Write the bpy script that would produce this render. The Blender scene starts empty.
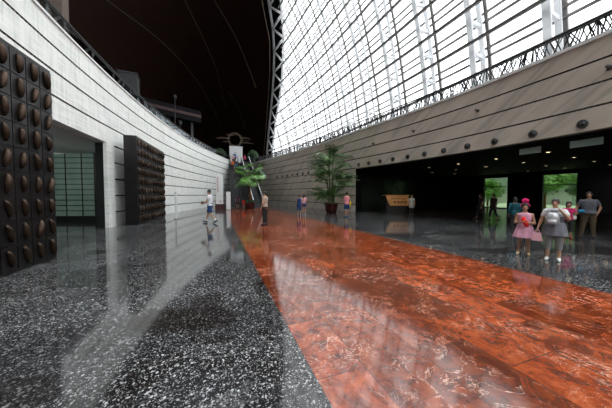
import bpy, bmesh, math, random
from mathutils import Vector, Matrix
R = random.Random(7)
S = bpy.context.scene
COL = S.collection
PI = math.pi

# ------------------------------------------------------------------ helpers
def link(o, parent=None):
    COL.objects.link(o)
    if parent is not None: o.parent = parent
    return o

def obj(name, bm, m, parent=None, smooth=False, loc=None, rz=0):
    me = bpy.data.meshes.new(name)
    bmesh.ops.recalc_face_normals(bm, faces=bm.faces)
    bm.to_mesh(me); bm.free()
    if smooth:
        for p in me.polygons: p.use_smooth = True
    for mm in (m if isinstance(m, (list, tuple)) else [m]): me.materials.append(mm)
    o = bpy.data.objects.new(name, me)
    if loc is not None: o.location = loc
    o.rotation_euler.z = rz
    return link(o, parent)

def empty(name, loc=(0, 0, 0), rz=0, parent=None):
    o = bpy.data.objects.new(name, None)
    o.empty_display_size = .2
    o.location = loc; o.rotation_euler.z = rz
    return link(o, parent)

def tag(o, label, cat, group=None, kind=None):
    if label: o['label'] = label
    if cat: o['category'] = cat
    if group: o['group'] = group
    if kind: o['kind'] = kind
    return o

def struct(o, label=None, cat=None):
    o['kind'] = 'structure'
    if label: o['label'] = label
    if cat: o['category'] = cat
    return o

def dup(src, name, parent, loc=None, rot=None):
    o = src.copy(); o.name = name
    if loc is not None: o.location = loc
    if rot is not None: o.rotation_euler = rot
    o.parent = parent
    COL.objects.link(o)
    return o

def box(bm, x0, x1, y0, y1, z0, z1, mi=0):
    v = [bm.verts.new((x, y, z)) for x in (x0, x1) for y in (y0, y1) for z in (z0, z1)]
    for f in ((0, 1, 3, 2), (4, 6, 7, 5), (0, 4, 5, 1), (2, 3, 7, 6), (0, 2, 6, 4), (1, 5, 7, 3)):
        bm.faces.new([v[i] for i in f]).material_index = mi

def rings(bm, rs, caps=True, closed=False):
    vs = [[bm.verts.new(p) for p in r] for r in rs]
    n = len(vs[0])
    for a in range(len(vs) - 1 + (1 if closed else 0)):
        A = vs[a]; B = vs[(a + 1) % len(vs)]
        for i in range(n):
            j = (i + 1) % n
            bm.faces.new((A[i], A[j], B[j], B[i]))
    if caps and not closed:
        bm.faces.new(vs[0][::-1]); bm.faces.new(vs[-1])

def frame(d):
    d = d.normalized()
    u = Vector((0, 0, 1)) if abs(d.z) < .95 else Vector((0, 1, 0))
    a = d.cross(u).normalized(); b = d.cross(a).normalized()
    return a, b

def tube(bm, pts, r, n=6, flat=1.0, closed=False):
    pts = [Vector(p) for p in pts]
    rs = []
    N = len(pts)
    for i, p in enumerate(pts):
        if closed: d = pts[(i + 1) % N] - pts[i - 1]
        else: d = pts[min(N - 1, i + 1)] - pts[max(0, i - 1)]
        a, b = frame(d)
        rr = r[i] if isinstance(r, (list, tuple)) else r
        rs.append([p + a * (math.cos(2 * PI * (k + .5) / n) * rr) + b * (math.sin(2 * PI * (k + .5) / n) * rr * flat) for k in range(n)])
    rings(bm, rs, closed=closed)

def capsule(bm, p0, r0, p1, r1, n=10, flat=False):
    p0 = Vector(p0); p1 = Vector(p1); d = p1 - p0
    if d.length < 1e-6: d = Vector((0, 0, 1e-4))
    a, b = frame(d); dn = d.normalized()
    st = []
    if not flat:
        for t in (80, 55, 28): st.append((p0 - dn * r0 * math.sin(math.radians(t)), r0 * math.cos(math.radians(t))))
    st.append((p0, r0)); st.append((p1, r1))
    if not flat:
        for t in (28, 55, 80): st.append((p1 + dn * r1 * math.sin(math.radians(t)), r1 * math.cos(math.radians(t))))
    rings(bm, [[c + a * (math.cos(2 * PI * k / n) * q) + b * (math.sin(2 * PI * k / n) * q) for k in range(n)] for c, q in st])

def ellip(bm, c, r, n=12, m=8, rot=None):
    c = Vector(c); rs = []
    for i in range(m + 1):
        t = math.radians(-86 + 172 * i / m)
        ring = []
        for k in range(n):
            v = Vector((r[0] * math.cos(t) * math.cos(2 * PI * k / n), r[1] * math.cos(t) * math.sin(2 * PI * k / n), r[2] * math.sin(t)))
            if rot is not None: v = rot @ v
            ring.append(c + v)
        rs.append(ring)
    rings(bm, rs)

def loft(bm, rs, n=18, pleat=0, pn=9):
    out = []
    for (cx, cy, z, rx, ry) in rs:
        ring = []
        for k in range(n):
            t = 2 * PI * k / n
            w = 1 + pleat * math.sin(pn * t) * max(0, 1)
            ring.append((cx + rx * w * math.cos(t), cy + ry * w * math.sin(t), z))
        out.append(ring)
    rings(bm, out)

def lathe(bm, prof, c=(0, 0, 0), n=24):
    rings(bm, [[(c[0] + r * math.cos(2 * PI * k / n), c[1] + r * math.sin(2 * PI * k / n), c[2] + z) for k in range(n)] for r, z in prof])

# ------------------------------------------------------------------ materials
class NT:
    def __init__(s, name):
        s.m = bpy.data.materials.new(name); s.m.use_nodes = True
        s.t = s.m.node_tree; s.n = s.t.nodes; s.l = s.t.links
        s.b = s.n['Principled BSDF']; s.o = s.n['Material Output']
    def a(s, typ, ins=None, **kw):
        nd = s.n.new(typ)
        for k, v in kw.items(): setattr(nd, k, v)
        for k, v in (ins or {}).items():
            if hasattr(v, 'is_output'): s.l.new(v, nd.inputs[k])
            else: nd.inputs[k].default_value = v
        return nd
    def set(s, k, v):
        if hasattr(v, 'is_output'): s.l.new(v, s.b.inputs[k])
        else: s.b.inputs[k].default_value = v
    def ramp(s, fac, stops, interp='LINEAR'):
        r = s.n.new('ShaderNodeValToRGB'); r.color_ramp.interpolation = interp
        e = r.color_ramp.elements
        while len(e) < len(stops): e.new(.5)
        for x, (p, c) in zip(e, stops):
            x.position = p; x.color = (c if len(c) == 4 else (*c, 1)) if isinstance(c, (tuple, list)) else (c, c, c, 1)
        s.l.new(fac, r.inputs[0]); return r.outputs[0]
    def mix(s, f, a, b, mode='MIX'):
        m = s.n.new('ShaderNodeMix'); m.data_type = 'RGBA'; m.blend_type = mode
        for i, v in ((0, f), (6, a), (7, b)):
            if hasattr(v, 'is_output'): s.l.new(v, m.inputs[i])
            else: m.inputs[i].default_value = v if i == 0 else ((*v, 1) if len(v) == 3 else v)
        return m.outputs[2]
    def math(s, op, a, b=0.0):
        m = s.n.new('ShaderNodeMath'); m.operation = op
        for i, v in ((0, a), (1, b)):
            if hasattr(v, 'is_output'): s.l.new(v, m.inputs[i])
            else: m.inputs[i].default_value = v
        return m.outputs[0]
    def co(s, scale=(1, 1, 1), rot=(0, 0, 0), loc=(0, 0, 0)):
        tc = s.n.new('ShaderNodeTexCoord')
        mp = s.a('ShaderNodeMapping', {'Scale': scale, 'Rotation': rot, 'Location': loc})
        s.l.new(tc.outputs['Object'], mp.inputs[0]); return mp.outputs[0]

def plain(name, c, rough=.5, metal=0., spec=.5, var=0., vs=6.):
    t = NT(name)
    t.set('Roughness', rough); t.set('Metallic', metal); t.set('Specular IOR Level', spec)
    if var:
        nz = t.a('ShaderNodeTexNoise', {'Vector': t.co(), 'Scale': vs, 'Detail': 4.})
        t.set('Base Color', t.ramp(nz.outputs[0], [(.3, tuple(x * (1 - var) for x in c)), (.7, tuple(min(1, x * (1 + var)) for x in c))]))
    else: t.set('Base Color', (*c, 1))
    return t.m

def emis(name, c, s):
    t = NT(name); t.set('Base Color', (*c, 1)); t.set('Emission Color', (*c, 1)); t.set('Emission Strength', s)
    return t.m

def m_terrazzo():
    t = NT('dark_terrazzo')
    co = t.co()
    wob = t.a('ShaderNodeTexNoise', {'Vector': co, 'Scale': 14., 'Detail': 2.})
    vec = t.a('ShaderNodeVectorMath', {0: co, 1: t.a('ShaderNodeVectorMath', {0: wob.outputs['Color'], 'Scale': .035}, operation='SCALE').outputs[0]}, operation='ADD').outputs[0]
    col = None
    masks = []
    for sc, th in ((46., .62), (95., .70)):
        v = t.a('ShaderNodeTexVoronoi', {'Vector': vec, 'Scale': sc, 'Randomness': 1.})
        sep = t.a('ShaderNodeSeparateColor', {0: v.outputs['Color']})
        keep = t.math('GREATER_THAN', sep.outputs[0], .50)
        lim = t.math('MULTIPLY', sep.outputs[1], th)
        near = t.math('LESS_THAN', v.outputs['Distance'], lim)
        br = t.math('MULTIPLY_ADD', sep.outputs[2], .7); t.n[-1].inputs[2].default_value = .12
        masks.append(t.math('MULTIPLY', t.math('MULTIPLY', keep, near), br))
    chip = t.math('MAXIMUM', masks[0], t.math('MULTIPLY', masks[1], .8))
    big = t.a('ShaderNodeTexNoise', {'Vector': co, 'Scale': .9, 'Detail': 5., 'Roughness': .6})
    br = t.a('ShaderNodeTexBrick', {'Vector': co, 'Scale': 1., 'Mortar Size': .004, 'Brick Width': 1.2, 'Row Height': .9, 'Color1': (.45, .45, .45, 1), 'Color2': (1, 1, 1, 1), 'Mortar': (.3, .3, .3, 1)})
    base = t.mix(t.ramp(big.outputs[0], [(.38, 0.), (.62, 1.)]), (.009, .0075, .007), (.030, .031, .034))
    col = t.mix(chip, base, (.46, .47, .47))
    vein = t.a('ShaderNodeTexNoise', {'Vector': t.co((.5, 2., 1), (0, 0, .4)), 'Scale': 1.6, 'Detail': 6., 'Distortion': 1.2})
    vm = t.ramp(vein.outputs[0], [(.485, 0.), (.5, .5), (.515, 0.)])
    col = t.mix(t.math('MULTIPLY', vm, .18), col, (.5, .5, .5))
    col = t.mix(.85, col, t.mix(1., col, br.outputs[0], 'MULTIPLY'))
    pt = t.a('ShaderNodeTexNoise', {'Vector': t.co((.8, 1.3, 1), (0, 0, .5), (5, 2, 0)), 'Scale': .55, 'Detail': 3.})
    col = t.mix(t.ramp(pt.outputs[0], [(.57, 0.), (.60, .62)]), col, (.010, .0075, .006))
    t.set('Base Color', col)
    t.set('Roughness', .075); t.set('Specular IOR Level', .55)
    return t.m

def m_redmarble():
    t = NT('red_marble')
    co = t.co()
    br = t.a('ShaderNodeTexBrick', {'Vector': t.co((1, 1, 1), (0, 0, PI / 2)), 'Scale': 1., 'Mortar Size': .006, 'Brick Width': .92, 'Row Height': .62, 'Color1': (0, 0, 0, 1), 'Color2': (1, 1, 1, 1), 'Mortar': (.5, .5, .5, 1), 'Bias': 0.})
    off = t.a('ShaderNodeVectorMath', {0: br.outputs[0], 'Scale': 3.}, operation='SCALE').outputs[0]
    v2 = t.a('ShaderNodeVectorMath', {0: co, 1: off}, operation='ADD').outputs[0]
    n1 = t.a('ShaderNodeTexNoise', {'Vector': v2, 'Scale': 4.2, 'Detail': 12., 'Roughness': .8, 'Distortion': .5})
    col = t.ramp(n1.outputs[0], [(.34, (.022, .006, .004)), (.44, (.095, .018, .007)), (.53, (.185, .038, .012)), (.66, (.27, .07, .024))])
    tone = t.math('MULTIPLY_ADD', br.outputs[0], .75); t.n[-1].inputs[2].default_value = .55
    cc = t.a('ShaderNodeCombineColor', {0: tone, 1: tone, 2: tone})
    col = t.mix(1., col, cc.outputs[0], 'MULTIPLY')
    n2 = t.a('ShaderNodeTexNoise', {'Vector': v2, 'Scale': 1.5, 'Detail': 5., 'Roughness': .6, 'Distortion': 2.6})
    n3 = t.a('ShaderNodeTexNoise', {'Vector': co, 'Scale': 1.1, 'Detail': 2.})
    vm = t.math('MULTIPLY', t.ramp(n2.outputs[0], [(.492, 0.), (.5, 1.), (.508, 0.)]), t.ramp(n3.outputs[0], [(.46, 0.), (.60, 1.)]))
    col = t.mix(t.math('MULTIPLY', vm, .65), col, (.75, .55, .47))
    n4 = t.a('ShaderNodeTexNoise', {'Vector': v2, 'Scale': 3.4, 'Detail': 6., 'Roughness': .65, 'Distortion': 2.2})
    n5 = t.a('ShaderNodeTexNoise', {'Vector': v2, 'Scale': 2.3, 'Detail': 3.})
    fl = t.math('MULTIPLY', t.ramp(n4.outputs[0], [(.488, 0.), (.5, .75), (.512, 0.)]), t.ramp(n5.outputs[0], [(.50, 0.), (.62, 1.)]))
    col = t.mix(fl, col, (.55, .36, .29))
    mort = br.outputs['Fac']
    col = t.mix(t.math('MULTIPLY', mort, .6), col, (.05, .014, .009))
    t.set('Base Color', t.mix(1., col, (1.0, .96, .90), 'MULTIPLY')); t.set('Roughness', .085); t.set('Specular IOR Level', .7)
    return t.m

def m_whitestone():
    t = NT('pale_stone')
    nz = t.a('ShaderNodeTexNoise', {'Vector': t.co((1, .35, 6.)), 'Scale': 2.2, 'Detail': 5.})
    nz2 = t.a('ShaderNodeTexNoise', {'Vector': t.co((1, 5., .5)), 'Scale': 1.5, 'Detail': 3.})
    f = t.math('MULTIPLY', t.math('ADD', nz.outputs[0], nz2.outputs[0]), .5)
    t.set('Base Color', t.ramp(f, [(.38, (.62, .65, .615)), (.50, (.77, .785, .75)), (.62, (.84, .85, .82))]))
    t.set('Roughness', .42)
    return t.m

def m_greystone():
    t = NT('veined_grey_stone')
    co = t.a('ShaderNodeMapping', {'Vector': t.co((1, 1, 1), (.64, 0, 0)), 'Scale': (.5, .45, 1.7)}).outputs[0]
    cv = t.a('ShaderNodeMapping', {'Vector': t.co((1, 1, 1), (.64, 0, 0), (3, 0, 1)), 'Scale': (.5, .22, 2.4)}).outputs[0]
    n1 = t.a('ShaderNodeTexNoise', {'Vector': co, 'Scale': .75, 'Detail': 7., 'Roughness': .62, 'Distortion': .5})
    n2 = t.a('ShaderNodeTexNoise', {'Vector': cv, 'Scale': 1.1, 'Detail': 4., 'Distortion': .8})
    c = t.ramp(n1.outputs[0], [(.32, (.44, .385, .325)), (.55, (.55, .485, .415)), (.75, (.60, .535, .46))])
    vm = t.ramp(n2.outputs[0], [(.53, 0.), (.64, .75)])
    t.set('Base Color', t.mix(vm, c, (.33, .315, .27))); t.set('Roughness', .45)
    return t.m

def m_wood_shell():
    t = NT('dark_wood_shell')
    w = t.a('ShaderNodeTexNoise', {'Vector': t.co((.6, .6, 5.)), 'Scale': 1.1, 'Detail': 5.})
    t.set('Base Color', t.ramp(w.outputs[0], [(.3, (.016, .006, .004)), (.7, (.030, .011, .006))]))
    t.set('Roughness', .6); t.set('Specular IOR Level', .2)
    return t.m

def m_glass(name, tint=(1, 1, 1), gl=.06):
    t = NT(name)
    tr = t.a('ShaderNodeBsdfTransparent', {'Color': (*tint, 1)})
    g = t.a('ShaderNodeBsdfGlossy', {'Roughness': .02, 'Color': (.9, .95, 1, 1)})
    mx = t.a('ShaderNodeMixShader', {0: gl, 1: tr.outputs[0], 2: g.outputs[0]})
    t.l.new(mx.outputs[0], t.o.inputs[0]); t.n.remove(t.b)
    return t.m

def m_steel():
    t = NT('translucent_white_steel')
    nz = t.a('ShaderNodeTexNoise', {'Vector': t.co(), 'Scale': 3., 'Detail': 2.})
    c = t.ramp(nz.outputs[0], [(.3, (.84, .85, .86)), (.7, (.9, .91, .92))])
    t.set('Base Color', c); t.set('Roughness', .4)
    tl_ = t.a('ShaderNodeBsdfTranslucent', {'Color': c})  # translucent share added so the backlit steel glows pale
    mx = t.a('ShaderNodeMixShader', {0: .5, 1: t.b.outputs[0], 2: tl_.outputs[0]})
    t.l.new(mx.outputs[0], t.o.inputs[0])
    return t.m

def m_bronze():
    t = NT('patinated_bronze')
    nz = t.a('ShaderNodeTexNoise', {'Vector': t.co(), 'Scale': 7., 'Detail': 4.})
    t.set('Base Color', t.ramp(nz.outputs[0], [(.3, (.020, .012, .008)), (.7, (.055, .033, .02))]))
    t.set('Metallic', .75); t.set('Roughness', .42)
    return t.m

def m_leaf(name, a, b):
    t = NT(name)
    nz = t.a('ShaderNodeTexNoise', {'Vector': t.co(), 'Scale': 4., 'Detail': 3.})
    t.set('Base Color', t.ramp(nz.outputs[0], [(.3, a), (.7, b)])); t.set('Roughness', .45)
    return t.m

def m_fabric(name, c, c2=None, stripes=0):
    t = NT(name)
    if stripes:
        w = t.a('ShaderNodeTexWave', {'Vector': t.co(), 'Scale': stripes, 'Distortion': .3}, bands_direction='Z')
        t.set('Base Color', t.ramp(w.outputs[0], [(.4, c), (.6, c2)]))
    else:
        nz = t.a('ShaderNodeTexNoise', {'Vector': t.co(), 'Scale': 9., 'Detail': 3.})
        t.set('Base Color', t.ramp(nz.outputs[0], [(.3, tuple(x * .82 for x in c)), (.7, tuple(min(1, x * 1.1) for x in c))]))
    t.set('Roughness', .85); t.set('Specular IOR Level', .2)
    return t.m

M = dict(
    terrazzo=m_terrazzo(), red=m_redmarble(), white=m_whitestone(), grey=m_greystone(), shell=m_wood_shell(),
    glass=m_glass('dome_glass', (.97, .985, 1.), .05), doorglass=m_glass('tinted_door_glass', (.45, .52, .40), .06),
    railglass=m_glass('rail_glass', (.55, .6, .6), .1),
    bronze=m_bronze(), plate=plain('dark_bronze_plate', (.02, .018, .019), .38, .6, .5, .35, 3.),
    steel=m_steel(), frame_steel=plain('white_painted_steel', (.82, .83, .84), .4, 0, .5, .05), purlin=plain('grey_aluminium', (.27, .26, .25), .4, .5, .5, .1),
    black=plain('black_metal', (.012, .012, .013), .45, 0, .4, .2), blackstone=plain('black_polished_stone', (.006, .006, .0065), .25, 0, .3, .3, 2.),
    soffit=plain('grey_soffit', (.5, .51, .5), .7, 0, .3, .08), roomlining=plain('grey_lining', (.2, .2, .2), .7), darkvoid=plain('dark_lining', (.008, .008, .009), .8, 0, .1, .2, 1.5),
    slot_shade=plain('painted_slot_shade', (.035, .032, .03), .8, 0, .1, .2), curb=plain('white_curb', (.74, .75, .74), .4, 0, .5, .04), groove=plain('slot_bracket', (.10, .09, .075), .6, 0, .3, .3, 20.),  # first tone here is shade painted into the wall slots
    seam=plain('pale_seam_metal', (.20, .15, .11), .4, .3, .5, .1), deck=plain('gallery_deck', (.06, .06, .06), .6, 0, .3, .2),
    brown=plain('brown_panel', (.09, .065, .05), .55, 0, .3, .15), greybox=plain('dark_grey_panel', (.022, .024, .025), .55, 0, .3, .1),
    redband=plain('dark_red_band', (.035, .004, .005), .5, 0, .4, .1), whitepaint=plain('white_paint', (.72, .73, .74), .45, 0, .4, .03),
    signtxt=plain('red_sign_lettering', (.33, .07, .04), .5, 0, .4, .1), signbase=plain('brown_sign_base', (.06, .015, .012), .4, 0, .4, .2),
    lamp=emis('warm_downlight', (1., .72, .42), 9.), bark=plain('palm_bark', (.16, .075, .03), .9, 0, .2, .4, 12.),
    pot=plain('red_glazed_pot', (.055, .008, .008), .25, 0, .5, .2), soil=plain('soil', (.03, .02, .012), .95, 0, .1, .3),
    leaf=m_leaf('palm_leaf', (.025, .075, .015), (.075, .17, .035)), leaf2=m_leaf('bright_leaf', (.05, .15, .025), (.14, .30, .05)),
    leaf3=m_leaf('shrub_leaf', (.012, .045, .012), (.035, .10, .028)), stemg=plain('green_stem', (.06, .09, .03), .6, 0, .3, .2),
    wood=plain('amber_wood', (.42, .22, .08), .4, 0, .4, .25, 5.), ink=plain('dark_lettering', (.07, .035, .014), .5),
    ground=plain('pale_paving', (.40, .42, .41), .8, 0, .2, .08), bldg=plain('grey_green_render', (.24, .29, .28), .8, 0, .2, .06),
    lens=plain('dark_lens', (.01, .01, .012), .15), ring=plain('gunmetal_ring', (.07, .07, .072), .35, .6), rubber=plain('rubber', (.012, .012, .012), .6),
    step=plain('escalator_step', (.06, .063, .068), .5, .4, .4, .1), eskin=plain('escalator_cladding', (.018, .019, .02), .4, .3, .4, .1),
)

def m_glassblock():
    t = NT('frosted_glass_tile')
    br = t.a('ShaderNodeTexNoise', {'Vector': t.co(), 'Scale': 1.2, 'Detail': 3.})
    t.set('Base Color', t.ramp(br.outputs[0], [(.3, (.25, .36, .31)), (.7, (.36, .46, .41))])); t.set('Roughness', .3)
    return t.m
M['gblock'] = m_glassblock()

# ------------------------------------------------------------------ plan curves of the olive-shaped hall
RP = [(-14, 11.2), (-8, 12.1), (0, 12.8), (4.5, 13.05), (9.2, 13.1), (13.6, 12.75), (16.3, 12.35), (19.4, 11.9), (25, 11.1), (30, 10.1), (37.8, 8.2), (45, 6.2)]
def interp(P, y):
    n = len(P)
    for i in range(n - 1):
        if y <= P[i + 1][0] or i == n - 2:
            y0, x0 = P[i]; y1, x1 = P[i + 1]
            def m(j):
                a = P[max(0, j - 1)]; b = P[min(n - 1, j + 1)]; return (b[1] - a[1]) / (b[0] - a[0])
            t = (y - y0) / (y1 - y0); H = y1 - y0
            return (2 * t**3 - 3 * t * t + 1) * x0 + (t**3 - 2 * t * t + t) * H * m(i) + (-2 * t**3 + 3 * t * t) * x1 + (t**3 - t * t) * H * m(i + 1)
def xr(y): return interp(RP, y)
def xl(y): return -4.95 + .0065 * (y - 9)**2
WH = 7.2
COURSE = [.70, 1.52, 2.34, 3.16, 3.98, 4.80, 5.62, 6.44]
def stations(y0, y1, st=1.0):
    n = max(1, int(math.ceil((y1 - y0) / st)))
    return [y0 + (y1 - y0) * i / n for i in range(n + 1)]
def wall_sweep(bm, fn, side, y0, y1, z0, z1, th=.55, gh=.07, gd=.16):
    prof = [(0, z0)]
    for c in COURSE:
        if z0 + .05 < c < z1 - .05: prof += [(0, c - gh / 2), (gd, c - gh / 2), (gd, c + gh / 2), (0, c + gh / 2)]
    prof += [(0, z1), (th, z1), (th, z0)]
    rs = []
    for y in stations(y0, y1):
        s = (fn(y + .05) - fn(y - .05)) / .1
        n = Vector((1, -s, 0)).normalized() * side
        rs.append([bm.verts.new((fn(y) + n.x * o, y + n.y * o, z)) for o, z in prof])
    N = len(prof)
    for A, B in zip(rs, rs[1:]):
        for i in range(N):
            j = (i + 1) % N
            f = bm.faces.new((A[i], A[j], B[j], B[i]))
            if prof[i][0] == gd or prof[j][0] == gd: f.material_index = 1  # slot faces take the dark tone that stands in for their shade
    bm.faces.new(rs[0][::-1]); bm.faces.new(rs[-1])
def band(fn, side, y0, y1, o0, o1, z0, z1, bm, st=1.0):
    rs = []
    for y in stations(y0, y1, st):
        s = (fn(y + .05) - fn(y - .05)) / .1
        n = Vector((1, -s, 0)).normalized() * side
        rs.append([(fn(y) + n.x * o, y + n.y * o, z) for o, z in ((o0, z0), (o0, z1), (o1, z1), (o1, z0))])
    rings(bm, rs)
def on(fn, side, y, o, z):
    s = (fn(y + .05) - fn(y - .05)) / .1
    n = Vector((1, -s, 0)).normalized() * side
    return Vector((fn(y) + n.x * o, y + n.y * o, z)), n

# ------------------------------------------------------------------ setting: floor, walls
bm = bmesh.new(); box(bm, -14, 31.2, -14, 64, -.3, 0)
struct(obj('floor', bm, M['terrazzo']), 'dark grey speckled terrazzo floor of the whole hall', 'floor')
bm = bmesh.new(); box(bm, .78, 5.78, -13.5, 29.55, .0005, .003)
struct(obj('floor.001', bm, M['red']), 'red veined marble strip running down the hall to the escalators', 'floor')

DY0, DY1, DZ = 8.5, 14.0, 3.98
bm = bmesh.new()
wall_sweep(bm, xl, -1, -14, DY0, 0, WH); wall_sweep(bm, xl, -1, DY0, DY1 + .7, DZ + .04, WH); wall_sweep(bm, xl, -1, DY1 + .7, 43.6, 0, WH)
wl = struct(obj('wall_left', bm, [M['white'], M['slot_shade']]), 'pale curved stone wall with horizontal slots on the left', 'wall')
bm = bmesh.new(); band(xl, -1, DY1, DY1 + .72, -.05, .10, 0, DZ + .02, bm)
struct(obj('trim_1', bm, M['white']), 'smooth pale stone jamb beside the left doorway', 'trim')
bm = bmesh.new()
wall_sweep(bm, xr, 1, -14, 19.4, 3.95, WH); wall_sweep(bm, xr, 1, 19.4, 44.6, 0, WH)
wr = struct(obj('wall_right', bm, [M['grey'], M['slot_shade']]), 'brownish grey veined stone band above the dark hall on the right', 'wall')
bm = bmesh.new(); band(xl, -1, DY1 + .1, DY1 + .72, .105, .45, 0, DZ, bm)
struct(obj('trim_5', bm, M['black']), 'black lining behind the stone jamb of the left doorway', 'trim')
# little brackets seen inside the slots
for fn, side, par, y0, y1, cs in ((xl, -1, wl, 4., 20., (4.80, 5.62, 6.44)), (xr, 1, wr, 2.5, 9., (4.80, 5.62))):
    bm = bmesh.new()
    for c in cs:
        y = y0
        while y < y1:
            p, n = on(fn, side, y, .05, c)
            box(bm, p.x - .05, p.x + .05, y - .035, y + .035, c - .027, c + .006); y += .16
    b = obj('slot_bracket', bm, M['groove'], par); b['kind'] = 'stuff'
# curbs on top of the walls
bm = bmesh.new(); band(xl, -1, -14, 43.6, -.06, .5, WH, WH + .07, bm)
struct(obj('trim_2', bm, M['curb']), 'white curb along the top of the left wall', 'trim')
bm = bmesh.new(); band(xr, 1, -14, 44.6, -.07, .5, WH, WH + .13, bm)
struct(obj('trim_3', bm, M['curb']), 'white curb along the top of the right wall', 'trim')

# back wall under the far gallery, front wall behind the camera
bm = bmesh.new(); box(bm, -13.5, 13.2, 44.7, 45.2, 0, WH)
struct(obj('wall_back', bm, M['deck']), 'wall below the far gallery behind the escalators', 'wall')
bm = bmesh.new(); box(bm, -14, 31.2, -14.4, -14, 0, WH)
struct(obj('wall_front', bm, M['soffit']), 'plain wall closing the hall', 'wall')

# ------------------------------------------------------------------ dome ellipsoid
CX, CY, EA, EB, EC = -4., 8., 22., 85., 40.
def ell(phi, psi, k=1.0):
    return Vector((CX + EA * k * math.cos(phi) * math.cos(psi), CY + EB * k * math.cos(phi) * math.sin(psi), EC * k * math.sin(phi)))
def lerp(P, z):
    if z <= P[0][0]: return P[0][1]
    for (a, b), (c, d) in zip(P, P[1:]):
        if z <= c: return b + (d - b) * (z - a) / (c - a)
    return P[-1][1]
OG = [(7, .2), (11, .25), (17.5, 1.13), (21.5, 2.1), (26.3, 2.2), (30.5, 1.4), (36, .3)]
OS = [(7, -1.96), (11, -1.9), (17, -1.1), (24, -.2), (27, -.18), (31, -1.5), (36, -2.2)]
NX, NY = math.cos(math.radians(12.2)), -math.sin(math.radians(12.2))
def psib(phi, tab, k=1.0, near=False):
    z = EC * k * math.sin(phi); o = lerp(tab, z)
    A = EA * k * math.cos(phi); B = EB * k * math.cos(phi)
    K = math.hypot(NX * A, NY * B); de = math.atan2(-NY * B, NX * A)
    q = (o - NX * CX - NY * CY) / K
    if abs(q) >= 1: return None
    return -de - math.acos(q) if near else -de + math.acos(q)
PHI0 = math.asin(7.0 / EC)
PHIT = None
for i in range(2000):
    p = PHI0 + (PI / 2 - PHI0) * i / 2000
    if psib(p, OG) is None: break
    PHIT = p
PSI_MIN = -2.5     # glazing carried on unseen behind the camera to let in more light
NL = 30
levels = [PHI0 + (PHIT - PHI0) * i / NL for i in range(NL + 1)]
win = struct(empty('window_1', (CX, CY, 7)), 'huge curved glass wall with white rib trusses and grey bars', 'window')
off = Vector((-CX, -CY, -7))
def loc_pts(ps): return [p + off for p in ps]
# panes
bm = bmesh.new(); NU = 90; grid = []
for ph in levels:
    b = psib(ph, OG); a = PSI_MIN
    grid.append([bm.verts.new(ell(ph, a + (b - a) * j / NU) + off) for j in range(NU + 1)])
for i in range(NL):
    for j in range(NU):
        try: bm.faces.new((grid[i][j], grid[i][j + 1], grid[i + 1][j + 1], grid[i + 1][j]))
        except ValueError: pass
obj('glass_pane', bm, M['glass'], win, True)
def in_glass(ph, ps, pad=0):
    b = psib(ph, OG)
    if b is None: return False
    return PSI_MIN + pad <= ps <= b - pad
# ribs: inner chord, outer chord, struts; a thin mullion beside
K1, K2, K3 = .925, .968, .998
def sect(y, th, k):
    """point on the cross-section of the dome at station y"""
    q = math.sqrt(max(1e-6, 1 - ((y - CY) / EB) ** 2))
    return Vector((CX + EA * q * k * math.cos(th), y, EC * q * k * math.sin(th)))
def glazed(p, k):
    z = p.z / k / EC
    if z >= math.sin(PHIT) - .002: return False
    return in_glass(max(PHI0, math.asin(z)), math.atan2((p.y - CY) / EB, (p.x - CX) / EA))
def chord(bm, y, k, w, d, n=44):
    pts = [sect(y, .14 + 1.35 * i / n, k) for i in range(n + 1)]
    pts = [p for p in pts if p.z > 6.9 and glazed(p, k)]
    if len(pts) < 2: return None
    rs = []
    for i, p in enumerate(pts):
        q = (pts[min(i + 1, len(pts) - 1)] - pts[max(0, i - 1)]).normalized()
        t = Vector((0, 1, 0)); nn = q.cross(t).normalized()
        rs.append([p + off + t * (sx * w / 2) + nn * (sy * d / 2) for sx, sy in ((-1, -1), (1, -1), (1, 1), (-1, 1))])
    rings(bm, rs); return pts
yy = 7.6 - 3.75 * 5
while yy < 68:
    bm = bmesh.new()
    A_ = chord(bm, yy, K1, .34, .12); B_ = chord(bm, yy, K2, .28, .10)
    if A_ and B_:
        for i in range(0, 60):
            th = .17 + i * .052
            a, b = sect(yy, th + .018, K1), sect(yy, th, K2)
            if min(a.z, b.z) > 7.2 and glazed(a, K1) and glazed(b, K2): tube(bm, [a + off, b + off], .15, 4)
        rib = obj('rib', bm, M['steel'], win)
        bm = bmesh.new()
        if chord(bm, yy, K3, .20, .12): obj('mullion', bm, M['purlin'], win)
        else: bm.free()
    else: bm.free()
    yy += 3.75
# purlins
nz = int((PHIT - PHI0) * 34 / 1.9)
for i in range(nz):
    for fr, k, r in ((.0, .915, .115), (.38, .994, .085), (.62, .994, .085)):
        ph = PHI0 + (PHIT - PHI0) * (i + .35 + fr) / nz
        if ph > PHIT - .004: continue
        b = psib(ph, OG); a = PSI_MIN + .3
        if b - a < .05: continue
        n = max(6, int((b - a) * 40))
        bm = bmesh.new(); tube(bm, [ell(ph, a + (b - a) * j / n, k) + off for j in range(n + 1)], r, 4)
        obj('purlin', bm, M['purlin'], win)
# ring truss along the edge of the glass
bm = bmesh.new(); TA = []; TB = []
for i in range(18):
    ph = PHI0 + (PHIT - .02 - PHI0) * i / 17
    A_ = psib(ph, OG); B_ = psib(ph, OS, .965)
    if A_ is None or B_ is None: continue
    TA.append(ell(ph, A_ - .001, .975)); TB.append(ell(ph, A_ * .3 + B_ * .7, .985))
tube(bm, TA, .2, 6); tube(bm, TB, .22, 6)
for i in range(len(TA) - 1):
    tube(bm, [TA[i], TB[i]], .16, 6)
    tube(bm, [TA[i], TB[i + 1]], .16, 6)
struct(obj('trim_4', bm, M['steel']), 'white steel ring truss between the glass and the dark dome', 'trim')

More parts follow.
